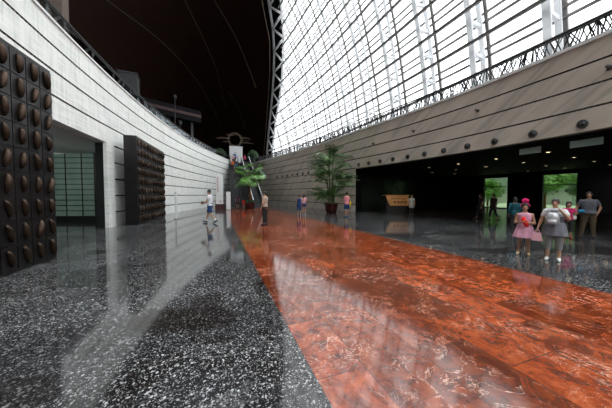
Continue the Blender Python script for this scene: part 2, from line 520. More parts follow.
# opaque outer dome and inner wooden shell
def shell(bm, tab, k, ph0, full_from, n=48, m=40):
    g = []
    for i in range(m + 1):
        ph = ph0 + (PI / 2 - .01 - ph0) * i / m
        b = psib(ph, tab, k) ; a = psib(ph, tab, k, near=True)
        if b is None: b0 = full_from; span = 2 * PI
        else: b0 = b; span = 2 * PI - (b - PSI_MIN)
        g.append([bm.verts.new(ell(ph, b0 + span * j / n, k)) for j in range(n + 1)])
    for i in range(m):
        for j in range(n):
            bm.faces.new((g[i][j], g[i][j + 1], g[i + 1][j + 1], g[i + 1][j]))
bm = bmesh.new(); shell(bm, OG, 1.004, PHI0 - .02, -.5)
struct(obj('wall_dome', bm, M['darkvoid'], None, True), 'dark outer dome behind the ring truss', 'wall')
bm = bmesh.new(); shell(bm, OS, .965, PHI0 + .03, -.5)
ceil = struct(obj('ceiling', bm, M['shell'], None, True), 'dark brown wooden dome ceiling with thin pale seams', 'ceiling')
for P_ in ([(-4.8, 41.9, 35.0), (-4.4, 46.4, 34.0), (-1.9, 52.6, 32.0), (0.8, 59.6, 28.6), (2.8, 67.3, 23.5)], [(-1.8, 40.8, 35.0), (0.2, 44.2, 33.6), (4.2, 48.1, 30.0), (8.3, 52.2, 23.4)],
           [(-18.6, 32.2, 25.4), (-15.7, 39.7, 28.4), (-13.3, 45.7, 29.7), (-8.8, 54.6, 30.4), (-3.2, 64.5, 27.8), (1.9, 73.5, 20.4)], [(3.0, 61.6, 26.1), (5.4, 62.9, 22.9), (7.3, 65.3, 18.3)]):
    pts = []
    for i in range(len(P_) - 1):
        g = [Vector(P_[max(0, min(len(P_) - 1, i + q))]) for q in (-1, 0, 1, 2)]
        for j in range(12):
            t = j / 12
            p = .5 * ((2 * g[1]) + (g[2] - g[0]) * t + (2 * g[0] - 5 * g[1] + 4 * g[2] - g[3]) * t * t + (3 * g[1] - g[0] - 3 * g[2] + g[3]) * t ** 3)
            u = Vector(((p.x - CX) / EA, (p.y - CY) / EB, p.z / EC)); u *= .960 / u.length
            pts.append((CX + u.x * EA, CY + u.y * EB, u.z * EC))
    bm = bmesh.new(); tube(bm, pts, .055, 4); obj('seam', bm, M['seam'], ceil)
bm = bmesh.new(); pts = []
for i in range(60):
    ph = PHI0 + .03 + (PHIT - .03 - PHI0) * i / 59
    b = psib(ph, OS, .965)
    if b is not None: pts.append(ell(ph, b, .965))
tube(bm, pts, .07, 6); obj('edge_trim', bm, M['seam'], ceil)

# gallery slabs around the hall at the top of the walls
def ex(y, sg, k=.985):
    q = 1 - ((y - CY) / (EB * k))**2
    return CX + sg * EA * k * math.sqrt(max(0, q))
def slab(bm, L, Rr, y0, y1, z0, z1, st=1.0):
    rs = []
    for y in stations(y0, y1, st):
        a, b = L(y), Rr(y)
        if b - a < .05: b = a + .05
        rs.append([(a, y, z0), (b, y, z0), (b, y, z1), (a, y, z1)])
    rings(bm, rs)
bm = bmesh.new(); slab(bm, lambda y: ex(y, -1, 1.03), lambda y: xl(y) - .3, -14, 43.6, WH - .25, WH)
slab(bm, lambda y: xr(y) + .3, lambda y: max(ex(y, 1, 1.03), xr(y) + .4), -14, 44.8, WH - .25, WH)
slab(bm, lambda y: ex(y, -1, 1.03), lambda y: ex(y, 1, 1.03), 44.8, 92, WH - .25, WH, 2.)
slab(bm, lambda y: ex(y, -1, 1.03), lambda y: ex(y, 1, 1.03), -76, -14, WH - .25, WH)
struct(obj('floor.002', bm, M['deck']), 'gallery deck around the top of the hall walls', 'floor')

# ------------------------------------------------------------------ dark hall on the right
bm = bmesh.new(); slab(bm, lambda y: xr(y) + .3, lambda y: 31.2, -14, 27, 3.95, 4.2, 2.)
struct(obj('ceiling.001', bm, M['darkvoid']), 'black ceiling of the side hall with small downlights', 'ceiling')
DOORS = [(12.5, 15.1), (18.2, 20.9)]
bm = bmesh.new()
for a, b in ((-14, 12.5), (15.1, 18.2), (20.9, 27)): box(bm, 31, 31.4, a, b, 0, 3.95)
for a, b in DOORS: box(bm, 31, 31.4, a, b, 3.6, 3.95)
struct(obj('wall_east', bm, M['blackstone']), 'black wall at the rear of the side hall', 'wall')
bm = bmesh.new(); rings(bm, [[(11.93, 19.33, 0), (11.93, 19.39, 0), (11.93, 19.39, 3.95), (11.93, 19.33, 3.95)], [(12.6, 19.36, 0), (12.6, 19.9, 0), (12.6, 19.9, 3.95), (12.6, 19.36, 3.95)], [(31, 26.4, 0), (31, 27, 0), (31, 27, 3.95), (31, 26.4, 3.95)]])
struct(obj('wall_north', bm, M['blackstone']), 'black side wall of the dark hall', 'wall')
for i, (a, b) in enumerate(DOORS):
    d = struct(empty('door_%d' % (i + 1), (31.1, a, 0)), ['wide glazed garden door behind the woman with the backpack', 'glazed garden door behind the two dark figures'][i], 'door')
    w = b - a
    bm = bmesh.new()
    for y in (0, w - .06): box(bm, -.03, .05, y, y + .06, 0, 3.6)
    box(bm, -.03, .05, 0, w, 3.54, 3.6); box(bm, -.03, .05, 0, w, 2.5, 2.58); box(bm, -.03, .05, 0, w, 0, .1)
    obj('door_frame', bm, M['black'], d)
    bm = bmesh.new(); box(bm, .0, .02, .06, w - .06, .1, 3.54); obj('glass_pane', bm, M['doorglass'], d)
# hanging glass transoms below the stone band
for i, (y, w) in enumerate(((7.75, .9), (5.75, 1.0))):
    x = xr(y) + 1.7
    bm = bmesh.new(); box(bm, x, x + .03, y - w / 2, y + w / 2, 3.62, 3.92)
    t_ = tag(obj('hanging_panel', bm, M['gblock']), ['grey green glass panel hanging under the stone band left of the girl', 'grey green glass panel hanging under the stone band above the woman with the backpack'][i], 'panel')
    for yy in (y - w / 2 + .1, y + w / 2 - .1):
        bm = bmesh.new(); box(bm, x + .005, x + .025, yy - .02, yy + .02, 3.9, 3.95); obj('hanger', bm, M['black'], t_)
# downlights
dl0 = None
ordn = ['first', 'second', 'third', 'fourth', 'fifth', 'sixth', 'seventh', 'eighth', 'ninth', 'tenth', 'eleventh']
def downlight(x, y, label):
    global dl0
    if dl0 is None:
        dl0 = empty('downlight', (x, y, 3.95))
        bm = bmesh.new(); lathe(bm, [(.13, -.0), (.13, -.02), (.10, -.02), (.10, 0)], n=16); obj('trim_ring', bm, M['ring'], dl0)
        bm = bmesh.new(); lathe(bm, [(.02, -.006), (.098, -.006), (.098, -.001), (.02, -.001)], n=16); obj('lamp', bm, M['lamp'], dl0)
        o = dl0
    else:
        o = dup(dl0, 'downlight', None, (x, y, 3.95))
        for c in list(dl0.children): dup(c, c.name.split('.')[0], o)
    tag(o, label, 'ceiling light', 'downlights in the dark hall ceiling')
rown = ['front', 'second', 'third', 'rear']
k = 0
for j, rn in enumerate(rown):
    row = {0: (0, 1, 2, 3), 1: (0, 1, 2, 3, 4), 2: (0, 1, 4), 3: (0, 1, 2)}[j]
    for n_, i in enumerate(row):
        downlight(17.5 + 3.9 * j, 8.28 + 2.72 * i + .55 * j, '%s small warm downlight from the right in the %s row of the black ceiling' % (ordn[n_], rn))
# a few real lamps under the downlights
for i, (x, y) in enumerate(((17.5, 11.), (17.5, 16.4), (17.5, 8.3), (21.4, 14.3), (13.6, 15.0))):
    L = bpy.data.lights.new('hall_lamp', 'SPOT'); L.energy = 55; L.color = (1, .78, .5); L.spot_size = 1.5; L.spot_blend = .6; L.shadow_soft_size = .08
    o = bpy.data.objects.new('hall_lamp', L); o.location = (x, y, 3.9); link(o)

# ------------------------------------------------------------------ left doorway room
bm = bmesh.new(); slab(bm, lambda y: -14, lambda y: xl(y) - .45, 4, 18.4, 3.98, 4.2, 2.)
struct(obj('ceiling.002', bm, M['soffit']), 'grey soffit over the left doorway', 'ceiling')
bm = bmesh.new(); box(bm, -14, -13.7, 4, 20, 0, 3.98); box(bm, -14, -5.6, 4, 4.3, 0, 3.98)
struct(obj('wall_west', bm, M['roomlining']), 'dark lining of the room behind the left doorway', 'wall')
gs = empty('window_2', (-6.45, 17.72, 0), math.atan2(.87, -2.38)); struct(gs, 'greenish frosted glass screen of long tiles inside the left doorway', 'window')
bm = bmesh.new(); box(bm, 0, 7, -.1, 0, .32, 3.97); obj('glass_tile', bm, M['gblock'], gs)
bm = bmesh.new(); box(bm, 0, 7, -.12, .06, 0, .32)
for i in range(8):
    x = i * .95; box(bm, x - .02, x + .02, -.02, .03, .32, 3.97)
for i in range(1, 12): box(bm, 0, 7, -.02, .025, .32 + i * .31 - .02, .32 + i * .31 + .015)
obj('mullion_grid', bm, M['black'], gs)
bm = bmesh.new(); box(bm, -.55, 0, -.2, .3, 0, 3.97); obj('dark_post', bm, M['black'], gs)

L = bpy.data.lights.new('room_fill', 'POINT'); L.energy = 160; L.color = (.9, 1, .95); L.shadow_soft_size = .15  # added fill, no fitting: brightens the room behind the left doorway
o = bpy.data.objects.new('room_fill', L); o.location = (-9.5, 13.5, 3.6); link(o)

# ------------------------------------------------------------------ bronze relief screens
def bump_mesh(var):
    bm = bmesh.new()
    rs = []
    for i in range(7):
        t = PI / 2 * i / 6 * .97
        rs.append([(math.sin(t) * .12 if False else .095 * math.sin(PI / 2 * i / 6 * .97), .058 * math.cos(t) * math.cos(2 * PI * k / 14), .195 * math.cos(t) * math.sin(2 * PI * k / 14)) for k in range(14)])
    rings(bm, rs)
    me = bpy.data.meshes.new('bronze_boss'); bm.to_mesh(me); bm.free()
    for p in me.polygons: p.use_smooth = True
    me.materials.append(M['bronze']); return me
BOSS = bump_mesh(0)
def relief(x0, y0, x1, y1, H, th, cols, rows, label, skip=0):
    ang = math.atan2(y1 - y0, x1 - x0) - PI / 2
    o = empty('relief_screen', (x0, y0, 0), ang); tag(o, label, 'relief screen')
    L = math.hypot(x1 - x0, y1 - y0)
    bm = bmesh.new(); box(bm, -th, 0, 0, L, 0, H); obj('slab', bm, M['plate'], o)
    cw = L / cols; ch = (H - .12) / rows
    bm = bmesh.new()
    for c in range(cols):
        for r in range(rows):
            box(bm, 0, .02, c * cw + .012, (c + 1) * cw - .012, .06 + r * ch + .012, .06 + (r + 1) * ch - .012)
    obj('tile_facing', bm, M['plate'], o)
    for c in range(cols):
        for r in range(rows):
            b = bpy.data.objects.new('bronze_boss', BOSS); link(b, o)
            b.location = (.018, (c + .5) * cw, .06 + (r + .5) * ch)
            b.rotation_euler = (R.choice((-1, 1, .3)) * R.uniform(.05, .32), 0, 0)
            s_ = R.uniform(.9, 1.1); b.scale = (s_, min(1, cw / .45) * s_, s_)
    return o
relief(-3.86, 4.60, -3.72, 7.79, 4.53, .6, 8, 9, 'near dark bronze screen studded with egg-shaped bosses at the left edge')
relief(-3.72, 14.59, -3.38, 19.6, 4.53, .55, 11, 9, 'farther dark bronze screen with rows of bosses standing before the pale wall')

# ------------------------------------------------------------------ railings
def railing(name, fn, side, y0, y1, o, zb, zt, label, lattice):
    r = tag(empty(name, tuple(on(fn, side, y0, o, zb)[0])), label, 'railing')
    b0 = Vector(r.location)
    bm = bmesh.new(); tube(bm, [on(fn, side, y, o, zt)[0] - b0 for y in stations(y0, y1)], .045, 6); obj('handrail', bm, M['black'], r)
    bm = bmesh.new(); tube(bm, [on(fn, side, y, o, zt - .09)[0] - b0 for y in stations(y0, y1)], .018, 4); obj('top_bar', bm, M['black'], r)
    ys = stations(y0, y1, 2.0)
    for y in ys:
        bm = bmesh.new(); tube(bm, [on(fn, side, y, o, z)[0] - b0 for z in (zb, zt)], .03, 6); obj('post', bm, M['black'], r)
    if lattice:
        for a, b in zip(ys, ys[1:]):
            bm = bmesh.new(); rr = random.Random(int(a * 10))
            n = 26
            for q in range(n):
                u0 = (q + rr.uniform(-.2, .9)) / n; u1 = u0 + rr.choice((-1, 1)) * rr.uniform(.06, .2)
                u0 = min(1, max(0, u0)); u1 = min(1, max(0, u1))
                tube(bm, [on(fn, side, a + (b - a) * u0, o, zb)[0] - b0, on(fn, side, a + (b - a) * u1, o, zt - .09)[0] - b0], rr.uniform(.016, .028), 4)
            obj('lattice_panel', bm, M['black'], r)
    else:
        for a, b in zip(ys, ys[1:]):
            bm = bmesh.new(); band(fn, side, a + .05, b - .05, o - .01, o + .01, zb + .05, zt - .1, bm)
            bmesh.ops.translate(bm, verts=bm.verts, vec=-b0)
            obj('glass_panel', bm, M['railglass'], r)
    return r
railing('lattice_railing', xr, 1, -3, 43, .28, WH + .13, WH + .92, 'black railing with crossed lattice bars on top of the right stone band', True)
railing('glass_railing', xl, -1, 0, 42.6, .2, WH + .07, WH + .75, 'dark low railing along the top of the pale left wall', False)

# ------------------------------------------------------------------ nozzles and spotlights on the right stone band
nz0 = None
def nozzle(y, label, group):
    global nz0
    p, n = on(xr, 1, y, -.015, 4.23)
    rz = math.atan2(-n.y, -n.x)
    if nz0 is None:
        nz0 = empty('air_nozzle', p, rz)
        bm = bmesh.new(); lathe(bm, [(.10, 0), (.17, 0), (.17, .03), (.14, .06), (.10, .05)], n=20)
        bm2 = bm; bmesh.ops.rotate(bm, verts=bm.verts, cent=(0, 0, 0), matrix=Matrix.Rotation(PI / 2, 3, 'Y')); obj('flange', bm, M['ring'], nz0, True)
        bm = bmesh.new(); lathe(bm, [(.02, .01), (.10, .01), (.095, .055), (.05, .085), (.02, .09)], n=20)
        bmesh.ops.rotate(bm, verts=bm.verts, cent=(0, 0, 0), matrix=Matrix.Rotation(PI / 2, 3, 'Y')); obj('nozzle_bowl', bm, M['lens'], nz0, True)
        o = nz0
    else:
        o = dup(nz0, 'air_nozzle', None, p, (0, 0, rz))
        for c in list(nz0.children): dup(c, c.name.split('.')[0], o)
    tag(o, label, 'air nozzle', group)
for i, y in enumerate((5.18, 6.76, 8.33, 9.71, 11.13, 12.48, 13.81, 15.13, 16.38, 17.66, 18.91)):
    nozzle(y, '%s round dark nozzle from the right end of the row above the dark hall' % ordn[i], 'nozzles above the dark hall')
for i, y in enumerate((27.81, 29.09, 30.41, 31.67, 33.06, 34.5, 35.92)):
    nozzle(y, '%s small dark nozzle leftwards from the tall potted palm on the stone wall' % ordn[i], 'nozzles left of the tall palm')
sp0 = None
for y, z, lab in ((17.1, 5.75, 'small black spotlight on the stone band, nearest the tall palm'), (13.34, 5.9, 'small black spotlight high on the stone band, second from the tall palm'),
                  (9.21, 6.0, 'small black spotlight on the stone band over the two dark figures'), (4.55, 6.0, 'small black spotlight on the stone band at the right edge of the frame')):
    p, n = on(xr, 1, y, 0, z); rz = math.atan2(-n.y, -n.x)
    if sp0 is None:
        sp0 = empty('wall_spotlight', p, rz); o = sp0
        bm = bmesh.new(); box(bm, 0, .03, -.06, .06, -.06, .06); tube(bm, [(.02, 0, 0), (.16, 0, 0)], .02, 6); obj('bracket', bm, M['black'], sp0)
        bm = bmesh.new(); capsule(bm, (.16, -.02, .05), .055, (.2, .14, -.06), .075, 10, True); obj('lamp_head', bm, M['ring'], sp0)
    else:
        o = dup(sp0, 'wall_spotlight', None, p, (0, 0, rz))
        for c in list(sp0.children): dup(c, c.name.split('.')[0], o)
    tag(o, lab, 'spotlight', 'spotlights on the stone band')

# ------------------------------------------------------------------ escalators
def escalator(xa, ya, xb, yb, label):
    ang = math.atan2(yb - ya, xb - xa) - PI / 2
    L = math.hypot(xb - xa, yb - ya); H = WH
    o = tag(empty('escalator', (xa, ya, 0), ang), label, 'escalator')
    w = .62
    def zz(y): return max(0, min(H, (y - .9) / (L - 1.8) * H))
    bm = bmesh.new(); prof = []
    n = 36
    for i in range(n):
        y0 = .9 + (L - 1.8) * i / n; y1 = .9 + (L - 1.8) * (i + 1) / n
        box(bm, -.5, .5, y0, y1 + .05, zz(y0) - .25, zz(y1))
    box(bm, -.5, .5, 0, .9, 0, .03); box(bm, -.5, .5, L - .9, L + .3, H - .2, H + .02)
    obj('steps', bm, M['step'], o)
    ys = [0, .5, .9, 3, 6, 9, L - 2, L - .9, L - .4, L + .3]
    for sx in (-1, 1):
        bm = bmesh.new(); rings(bm, [[(sx * w - .07, y, max(-.0, zz(y) - .9)), (sx * w + .07, y, max(-.0, zz(y) - .9)), (sx * w + .07, y, zz(y) + .22), (sx * w - .07, y, zz(y) + .22)] for y in ys])
        obj('side_cladding', bm, M['eskin'], o)
        bm = bmesh.new(); rings(bm, [[(sx * w - .012, y, zz(y) + .2), (sx * w + .012, y, zz(y) + .2), (sx * w + .012, y, zz(y) + .92), (sx * w - .012, y, zz(y) + .92)] for y in ys[1:]])
        obj('glass_balustrade', bm, M['railglass'], o)
        bm = bmesh.new(); tube(bm, [(sx * w, .55, .35), (sx * w, .3, .6), (sx * w, .42, .88)] + [(sx * w, y, zz(y) + .96) for y in ys[2:]], .05, 8)
        obj('handrail', bm, M['rubber'] if xa < 3 else M['whitepaint'], o)
    bm = bmesh.new(); rings(bm, [[(-w, y, max(0, zz(y) - .95)), (w, y, max(0, zz(y) - .95)), (w, y, max(.02, zz(y) - .3)), (-w, y, max(.02, zz(y) - .3))] for y in ys[2:]])
    obj('truss_casing', bm, M['eskin'], o)
    return o, zz, ang
E1X = 3.02
E1, ez, ea = escalator(2.2, 29.9, E1X, 44.3, 'left escalator with people riding up to the far gallery')
E2, ez2, ea2 = escalator(4.95, 29.6, 4.82, 44.3, 'right escalator with empty steps beside the fan palm')

# ------------------------------------------------------------------ far gallery: block, sculpture, shrubs
b = tag(empty('gallery_block', (3.6, 47.3, WH), .0), 'white boxy stand on the far gallery above the escalators', 'stand')
bm = bmesh.new(); box(bm, -1.15, 1.15, -.4, .4, 0, 3.2); obj('body', bm, M['whitepaint'], b)
bm = bmesh.new(); box(bm, -1.2, 1.2, -.45, .45, 3.2, 3.28); obj('cap', bm, M['curb'], b)
sc = tag(empty('wire_sculpture', (3.45, 47.3, WH + 3.28)), 'spiky wire ring sculpture on the white stand in the far gallery', 'sculpture')
bm = bmesh.new(); tube(bm, [(1.25 * math.cos(2 * PI * i / 40), 0, 1.25 + 1.25 * math.sin(2 * PI * i / 40)) for i in range(40)], .026, 6, closed=True); obj('ring', bm, M['seam'], sc)
bm = bmesh.new(); tube(bm, [(1.05 * math.cos(2 * PI * i / 40), 0, 1.25 + 1.05 * math.sin(2 * PI * i / 40)) for i in range(40)], .025, 6, closed=True); obj('inner_ring', bm, M['seam'], sc)
bm = bmesh.new()
for i in range(34):
    t = R.uniform(0, 2 * PI); r0 = R.uniform(.8, 1.2); r1 = r0 + R.uniform(.3, .8)
    st = 2.0 if abs(math.sin(t)) < .5 else 1.
    tube(bm, [(r0 * math.cos(t), R.uniform(-.1, .1), 1.25 + r0 * math.sin(t)), (r1 * math.cos(t + .1) * st, R.uniform(-.2, .2), max(.05, 1.25 + r1 * math.sin(t + .1) * .8))], .014, 4)
obj('wire_spikes', bm, M['seam'], sc)
def leafball(bm, c, r, n, ls, rr):
    for i in range(n):
        v = Vector((rr.gauss(0, 1), rr.gauss(0, 1), rr.gauss(0, 1))).normalized()
        p = Vector(c) + Vector((v.x * r[0], v.y * r[1], v.z * r[2])) * rr.uniform(.72, 1.02)
        a = Vector((rr.gauss(0, 1), rr.gauss(0, 1), rr.gauss(0, 1))).normalized()
        q = v.cross(a).normalized(); s_ = ls * rr.uniform(.6, 1.3)
        d = (v * .6 + a * .8).normalized()
        vs = [bm.verts.new(p - d * s_), bm.verts.new(p + q * s_ * .42), bm.verts.new(p + d * s_), bm.verts.new(p - q * s_ * .42)]
        bm.faces.new(vs)
for (x, y, lab) in ((.8, 46.4, 'round clipped shrub on the far gallery left of the white stand'), (6.6, 46.4, 'round clipped shrub on the far gallery right of the white stand')):
    o = tag(empty('round_shrub', (x, y, WH)), lab, 'shrub', 'round shrubs on the far gallery')
    bm = bmesh.new(); ellip(bm, (0, 0, 1.75), (.72, .72, .62), 14, 10); leafball(bm, (0, 0, 1.75), (1.02, 1.02, .9), 1100, .14, R); obj('foliage', bm, M['leaf3'], o)
    bm = bmesh.new(); lathe(bm, [(.3, 0), (.42, 1.0), (.44, 1.1), (.38, 1.1)], n=18); obj('pot', bm, M['greybox'], o)
# far gallery railing
r = tag(empty('balcony_railing', (5.4, 44.75, WH)), 'dark railing on the far gallery edge right of the escalators', 'railing')
bm = bmesh.new(); tube(bm, [(0, 0, 1.), (2.3, .2, 1.)], .04, 6); obj('handrail', bm, M['black'], r)
for i in range(7):
    bm = bmesh.new(); tube(bm, [(i * .38, i * .033, 0), (i * .38, i * .033, 1)], .025, 5); obj('post', bm, M['black'], r)
# left gallery furniture in the dark
k_ = tag(empty('gallery_kiosk', (-5.75, 21.2, WH), .1), 'dark grey boxy kiosk on the left gallery behind the railing', 'kiosk')
bm = bmesh.new(); box(bm, -.55, .55, -.5, .6, 0, 2.9); obj('body', bm, M['greybox'], k_)
bm = bmesh.new(); box(bm, -.6, .6, -.55, .65, 2.9, 2.98); obj('top', bm, M['black'], k_)
k_ = tag(empty('upper_balcony', (-8.7, 37.3, WH), math.atan2(3.3, 6.4)), 'dark upper balcony with a deep red band behind the left gallery', 'balcony')
bm = bmesh.new(); box(bm, -1, 7.6, 0, 2.5, 5.3, 7.0); obj('fascia', bm, M['darkvoid'], k_)
bm = bmesh.new(); box(bm, -1, 7.6, -.06, 0, 6.0, 6.4); obj('red_band', bm, M['redband'], k_)
for q in range(3):
    bm = bmesh.new(); box(bm, q * 3.2, q * 3.2 + .35, .8, 1.15, 0, 5.3); obj('column', bm, M['black'], k_)
bm = bmesh.new(); box(bm, -6.6, -5.75, 13.0, 13.5, WH, 12.5)
tag(obj('gallery_column', bm, M['brown']), 'brown square column on the left gallery at the top left', 'column')
for i, (x, y, h_) in enumerate(((-4.9, 36.6, 7.0), (-4.3, 36.2, 3.6))):
    o = tag(empty('gallery_lamp', (x, y, WH)), ['taller dark post lamp on the left gallery', 'shorter dark post lamp on the left gallery'][i], 'lamp')
    bm = bmesh.new(); tube(bm, [(0, 0, 0), (0, 0, h_)], .06, 8); obj('post', bm, M['black'], o)
    bm = bmesh.new(); lathe(bm, [(.1, 0), (.24, .1), (.24, .5), (.1, .6)], (0, 0, h_ - .1), 12); obj('shade', bm, M['greybox'], o)

# ------------------------------------------------------------------ banner, pillar, post
b = tag(empty('banner_stand', (.42, 28.74, 0), -.33), 'tall white light-box sign with red lettering on a brown base', 'sign')
bm = bmesh.new(); box(bm, -.45, .45, -.2, .2, 0, .55); obj('base', bm, M['signbase'], b)
bm = bmesh.new(); box(bm, -.36, .36, -.13, .13, .55, 3.75); pn = obj('panel', bm, M['whitepaint'], b)
bm = bmesh.new()
rr = random.Random(3)
for i in range(7):                                   # column of red written characters, strokes of about 20 cm glyphs
    z = 3.45 - i * .24
    for q in range(3): box(bm, -.27, -.07, -.137, -.131, z - q * .065, z - q * .065 + .024)
    xx = -.17 + rr.uniform(-.05, .05); box(bm, xx - .012, xx + .012, -.138, -.131, z - .16, z + .05)
for q in range(4): box(bm, -.05, .22, -.137, -.131, .95 - q * .07, .975 - q * .07)
obj('red_lettering', bm, M['signtxt'], pn)
b = tag(empty('white_pillar', (1.24, 26.85, 0), -.33), 'slim white free-standing panel at the left edge of the red strip', 'pillar')
bm = bmesh.new(); box(bm, -.19, .19, -.12, .12, .04, 1.88); obj('body', bm, M['whitepaint'], b)
bm = bmesh.new(); box(bm, -.23, .23, -.16, .16, 0, .04); obj('base', bm, M['ring'], b)
b = tag(empty('thin_post', (-2.42, 17.7, 0), -.33), 'very thin white post standing before the pale wall beside the farther bronze screen', 'post')
bm = bmesh.new(); box(bm, -.06, .06, -.04, .04, .03, 1.75); obj('body', bm, M['whitepaint'], b)
bm = bmesh.new(); lathe(bm, [(.16, 0), (.16, .02), (.1, .03)], n=18); obj('base', bm, M['ring'], b)

# ------------------------------------------------------------------ reception desk in the dark hall
d = tag(empty('display_desk', (13.9, 16.25, 0), -.35), 'dark desk with a lit amber wooden front panel inside the dark hall', 'desk')
bm = bmesh.new(); box(bm, -.85, .85, -.05, .55, 0, 1.35); obj('body', bm, M['black'], d)
bm = bmesh.new()
v = [bm.verts.new(p) for p in ((-.95, -.1, 1.5), (.9, -.1, 1.5), (.9, -.14, .68), (-.55, -.14, .68), (-.75, -.12, 1.0), (-.95, -.06, 1.5), (.9, -.06, 1.5), (.9, -.06, .68), (-.55, -.06, .68), (-.75, -.06, 1.0))]
bm.faces.new((v[0], v[1], v[2], v[3], v[4])); bm.faces.new((v[9], v[8], v[7], v[6], v[5]))
for a, b2 in ((0, 1), (1, 2), (2, 3), (3, 4), (4, 0)): bm.faces.new((v[a], v[b2], v[b2 + 5], v[a + 5]))
fp = obj('front_panel', bm, M['wood'], d)
bm = bmesh.new()
for q in range(6): box(bm, -.5 + q * .2, -.38 + q * .2, -.165, -.12, 1.22, 1.3)
for q in range(4): box(bm, -.3 + q * .28, -.12 + q * .28, -.165, -.12, .9, 1.05)
obj('carved_mark', bm, M['ink'], fp)
bm = bmesh.new(); box(bm, -1., .95, -.16, .6, 1.5, 1.55); obj('top', bm, M['wood'], d)
L = bpy.data.lights.new('desk_lamp', 'SPOT'); L.energy = 90; L.color = (1, .68, .35); L.spot_size = .9; L.spot_blend = .5; L.shadow_soft_size = .05
o = bpy.data.objects.new('desk_lamp', L); o.location = (13.2, 14.2, 3.85); link(o)
o.rotation_euler = (Vector((13.9, 16.1, 1.1)) - o.location).to_track_quat('-Z', 'Y').to_euler()

# ------------------------------------------------------------------ plants
def frond(L, droop, n=26, lw=.05, ll=.55, rr=R):
    """pinnate palm frond along +X rising then arching"""
    bm = bmesh.new(); pts = []
    for i in range(n + 1):
        t = i / n; pts.append(Vector((L * (t - .18 * droop * t * t), 0, L * (.55 * t - droop * .75 * t * t))))
    tube(bm, pts, [.022 * (1 - .8 * i / n) + .003 for i in range(n + 1)], 5)
    for i in range(int(n * .22), n + 1):
        t = i / n; p = pts[i]; d = (pts[min(n, i + 1)] - pts[i - 1]).normalized()
        s_ = ll * (math.sin(PI * min(1, .15 + t * .85)) * .75 + .25)
        for sd in (-1, 1):
            q = (d * .55 + Vector((0, sd, 0)) * .8 + Vector((0, 0, .12 - .5 * rr.random()))).normalized()
            e = p + q * s_ + Vector((0, 0, -.18 * s_)); mid = p + q * s_ * .45
            w = d * lw
            vs = [bm.verts.new(x) for x in (p, mid + w * .55, e, mid - w * .55)]
            bm.faces.new(vs)
    me = bpy.data.meshes.new('frond'); bm.to_mesh(me); bm.free(); return me
def areca(x, y, H, spread, label, nf=46):
    o = tag(empty('potted_palm', (x, y, 0)), label, 'potted palm')
    bm = bmesh.new(); lathe(bm, [(.38, 0), (.45, .1), (.54, .45), (.55, .72), (.62, .78), (.62, .84), (.54, .84), (.52, .76)], n=28); obj('pot', bm, M['pot'], o, True)
    bm = bmesh.new(); lathe(bm, [(.02, .73), (.52, .73), (.52, .77), (.02, .79)], n=20); obj('soil', bm, M['soil'], o)
    ms = [frond(L, dr) for L, dr in ((2.1, .6), (2.5, .75), (2.0, .45), (2.0, .95))]
    for k, m in enumerate(ms): m.materials.append(M['leaf2'] if k == 2 else M['leaf'])
    for s_ in range(12):
        a = 2 * PI * s_ / 12 + R.uniform(-.3, .3); h = R.uniform(.16, .72) * H; lean = R.uniform(.15, .55) * (h / H)
        bm = bmesh.new(); pts = [(.25 * math.cos(a) + lean * math.cos(a) * t * t * spread, .25 * math.sin(a) + lean * math.sin(a) * t * t * spread, .72 + (h - .72) * t) for t in [i / 6 for i in range(7)]]
        tube(bm, pts, [.045 - .003 * i for i in range(7)], 6); obj('stem', bm, M['stemg'], o)
        tip = pts[-1]
        for f in range(nf // 12 + 1):
            m = R.choice(ms)
            fo = bpy.data.objects.new('frond', m); link(fo, o)
            zf = R.uniform(.8, 1.0)
            fo.location = (pts[0][0] + (tip[0] - pts[0][0]) * zf * zf, pts[0][1] + (tip[1] - pts[0][1]) * zf * zf, .72 + (h - .72) * zf)
            fo.rotation_euler = (R.uniform(-.2, .2), R.uniform(-.75, .12), a + R.uniform(-1.5, 1.5)); sc_ = R.uniform(.7, 1.05) * (1 if f else .9)
            fo.scale = (sc_, sc_, sc_)
    return o
areca(9.35, 19.1, 7.2, 1.3, 'tall bushy potted palm in a dark red pot before the stone wall', 120)
def fanleaf(r, n=17, span=2.6):
    bm = bmesh.new()
    for i in range(n):
        a = -span + 2 * span * i / (n - 1); a *= .5 * 1.25
        q = r * (.78 + .22 * math.cos(a))
        d = Vector((math.cos(a), math.sin(a), 0)); s_ = Vector((-math.sin(a), math.cos(a), 0))
        dz = -.16 * r * (1 - math.cos(a)) - .05
        p0 = Vector((0, 0, 0)); m1 = d * q * .55 + s_ * r * .075 + Vector((0, 0, .03)); m2 = d * q * .55 - s_ * r * .075 + Vector((0, 0, .03)); e = d * q + Vector((0, 0, dz * 1.6 - .18 * r))
        bm.faces.new([bm.verts.new(x) for x in (p0, m1, e, m2)])
    me = bpy.data.meshes.new('fan_leaf'); bm.to_mesh(me); bm.free(); return me
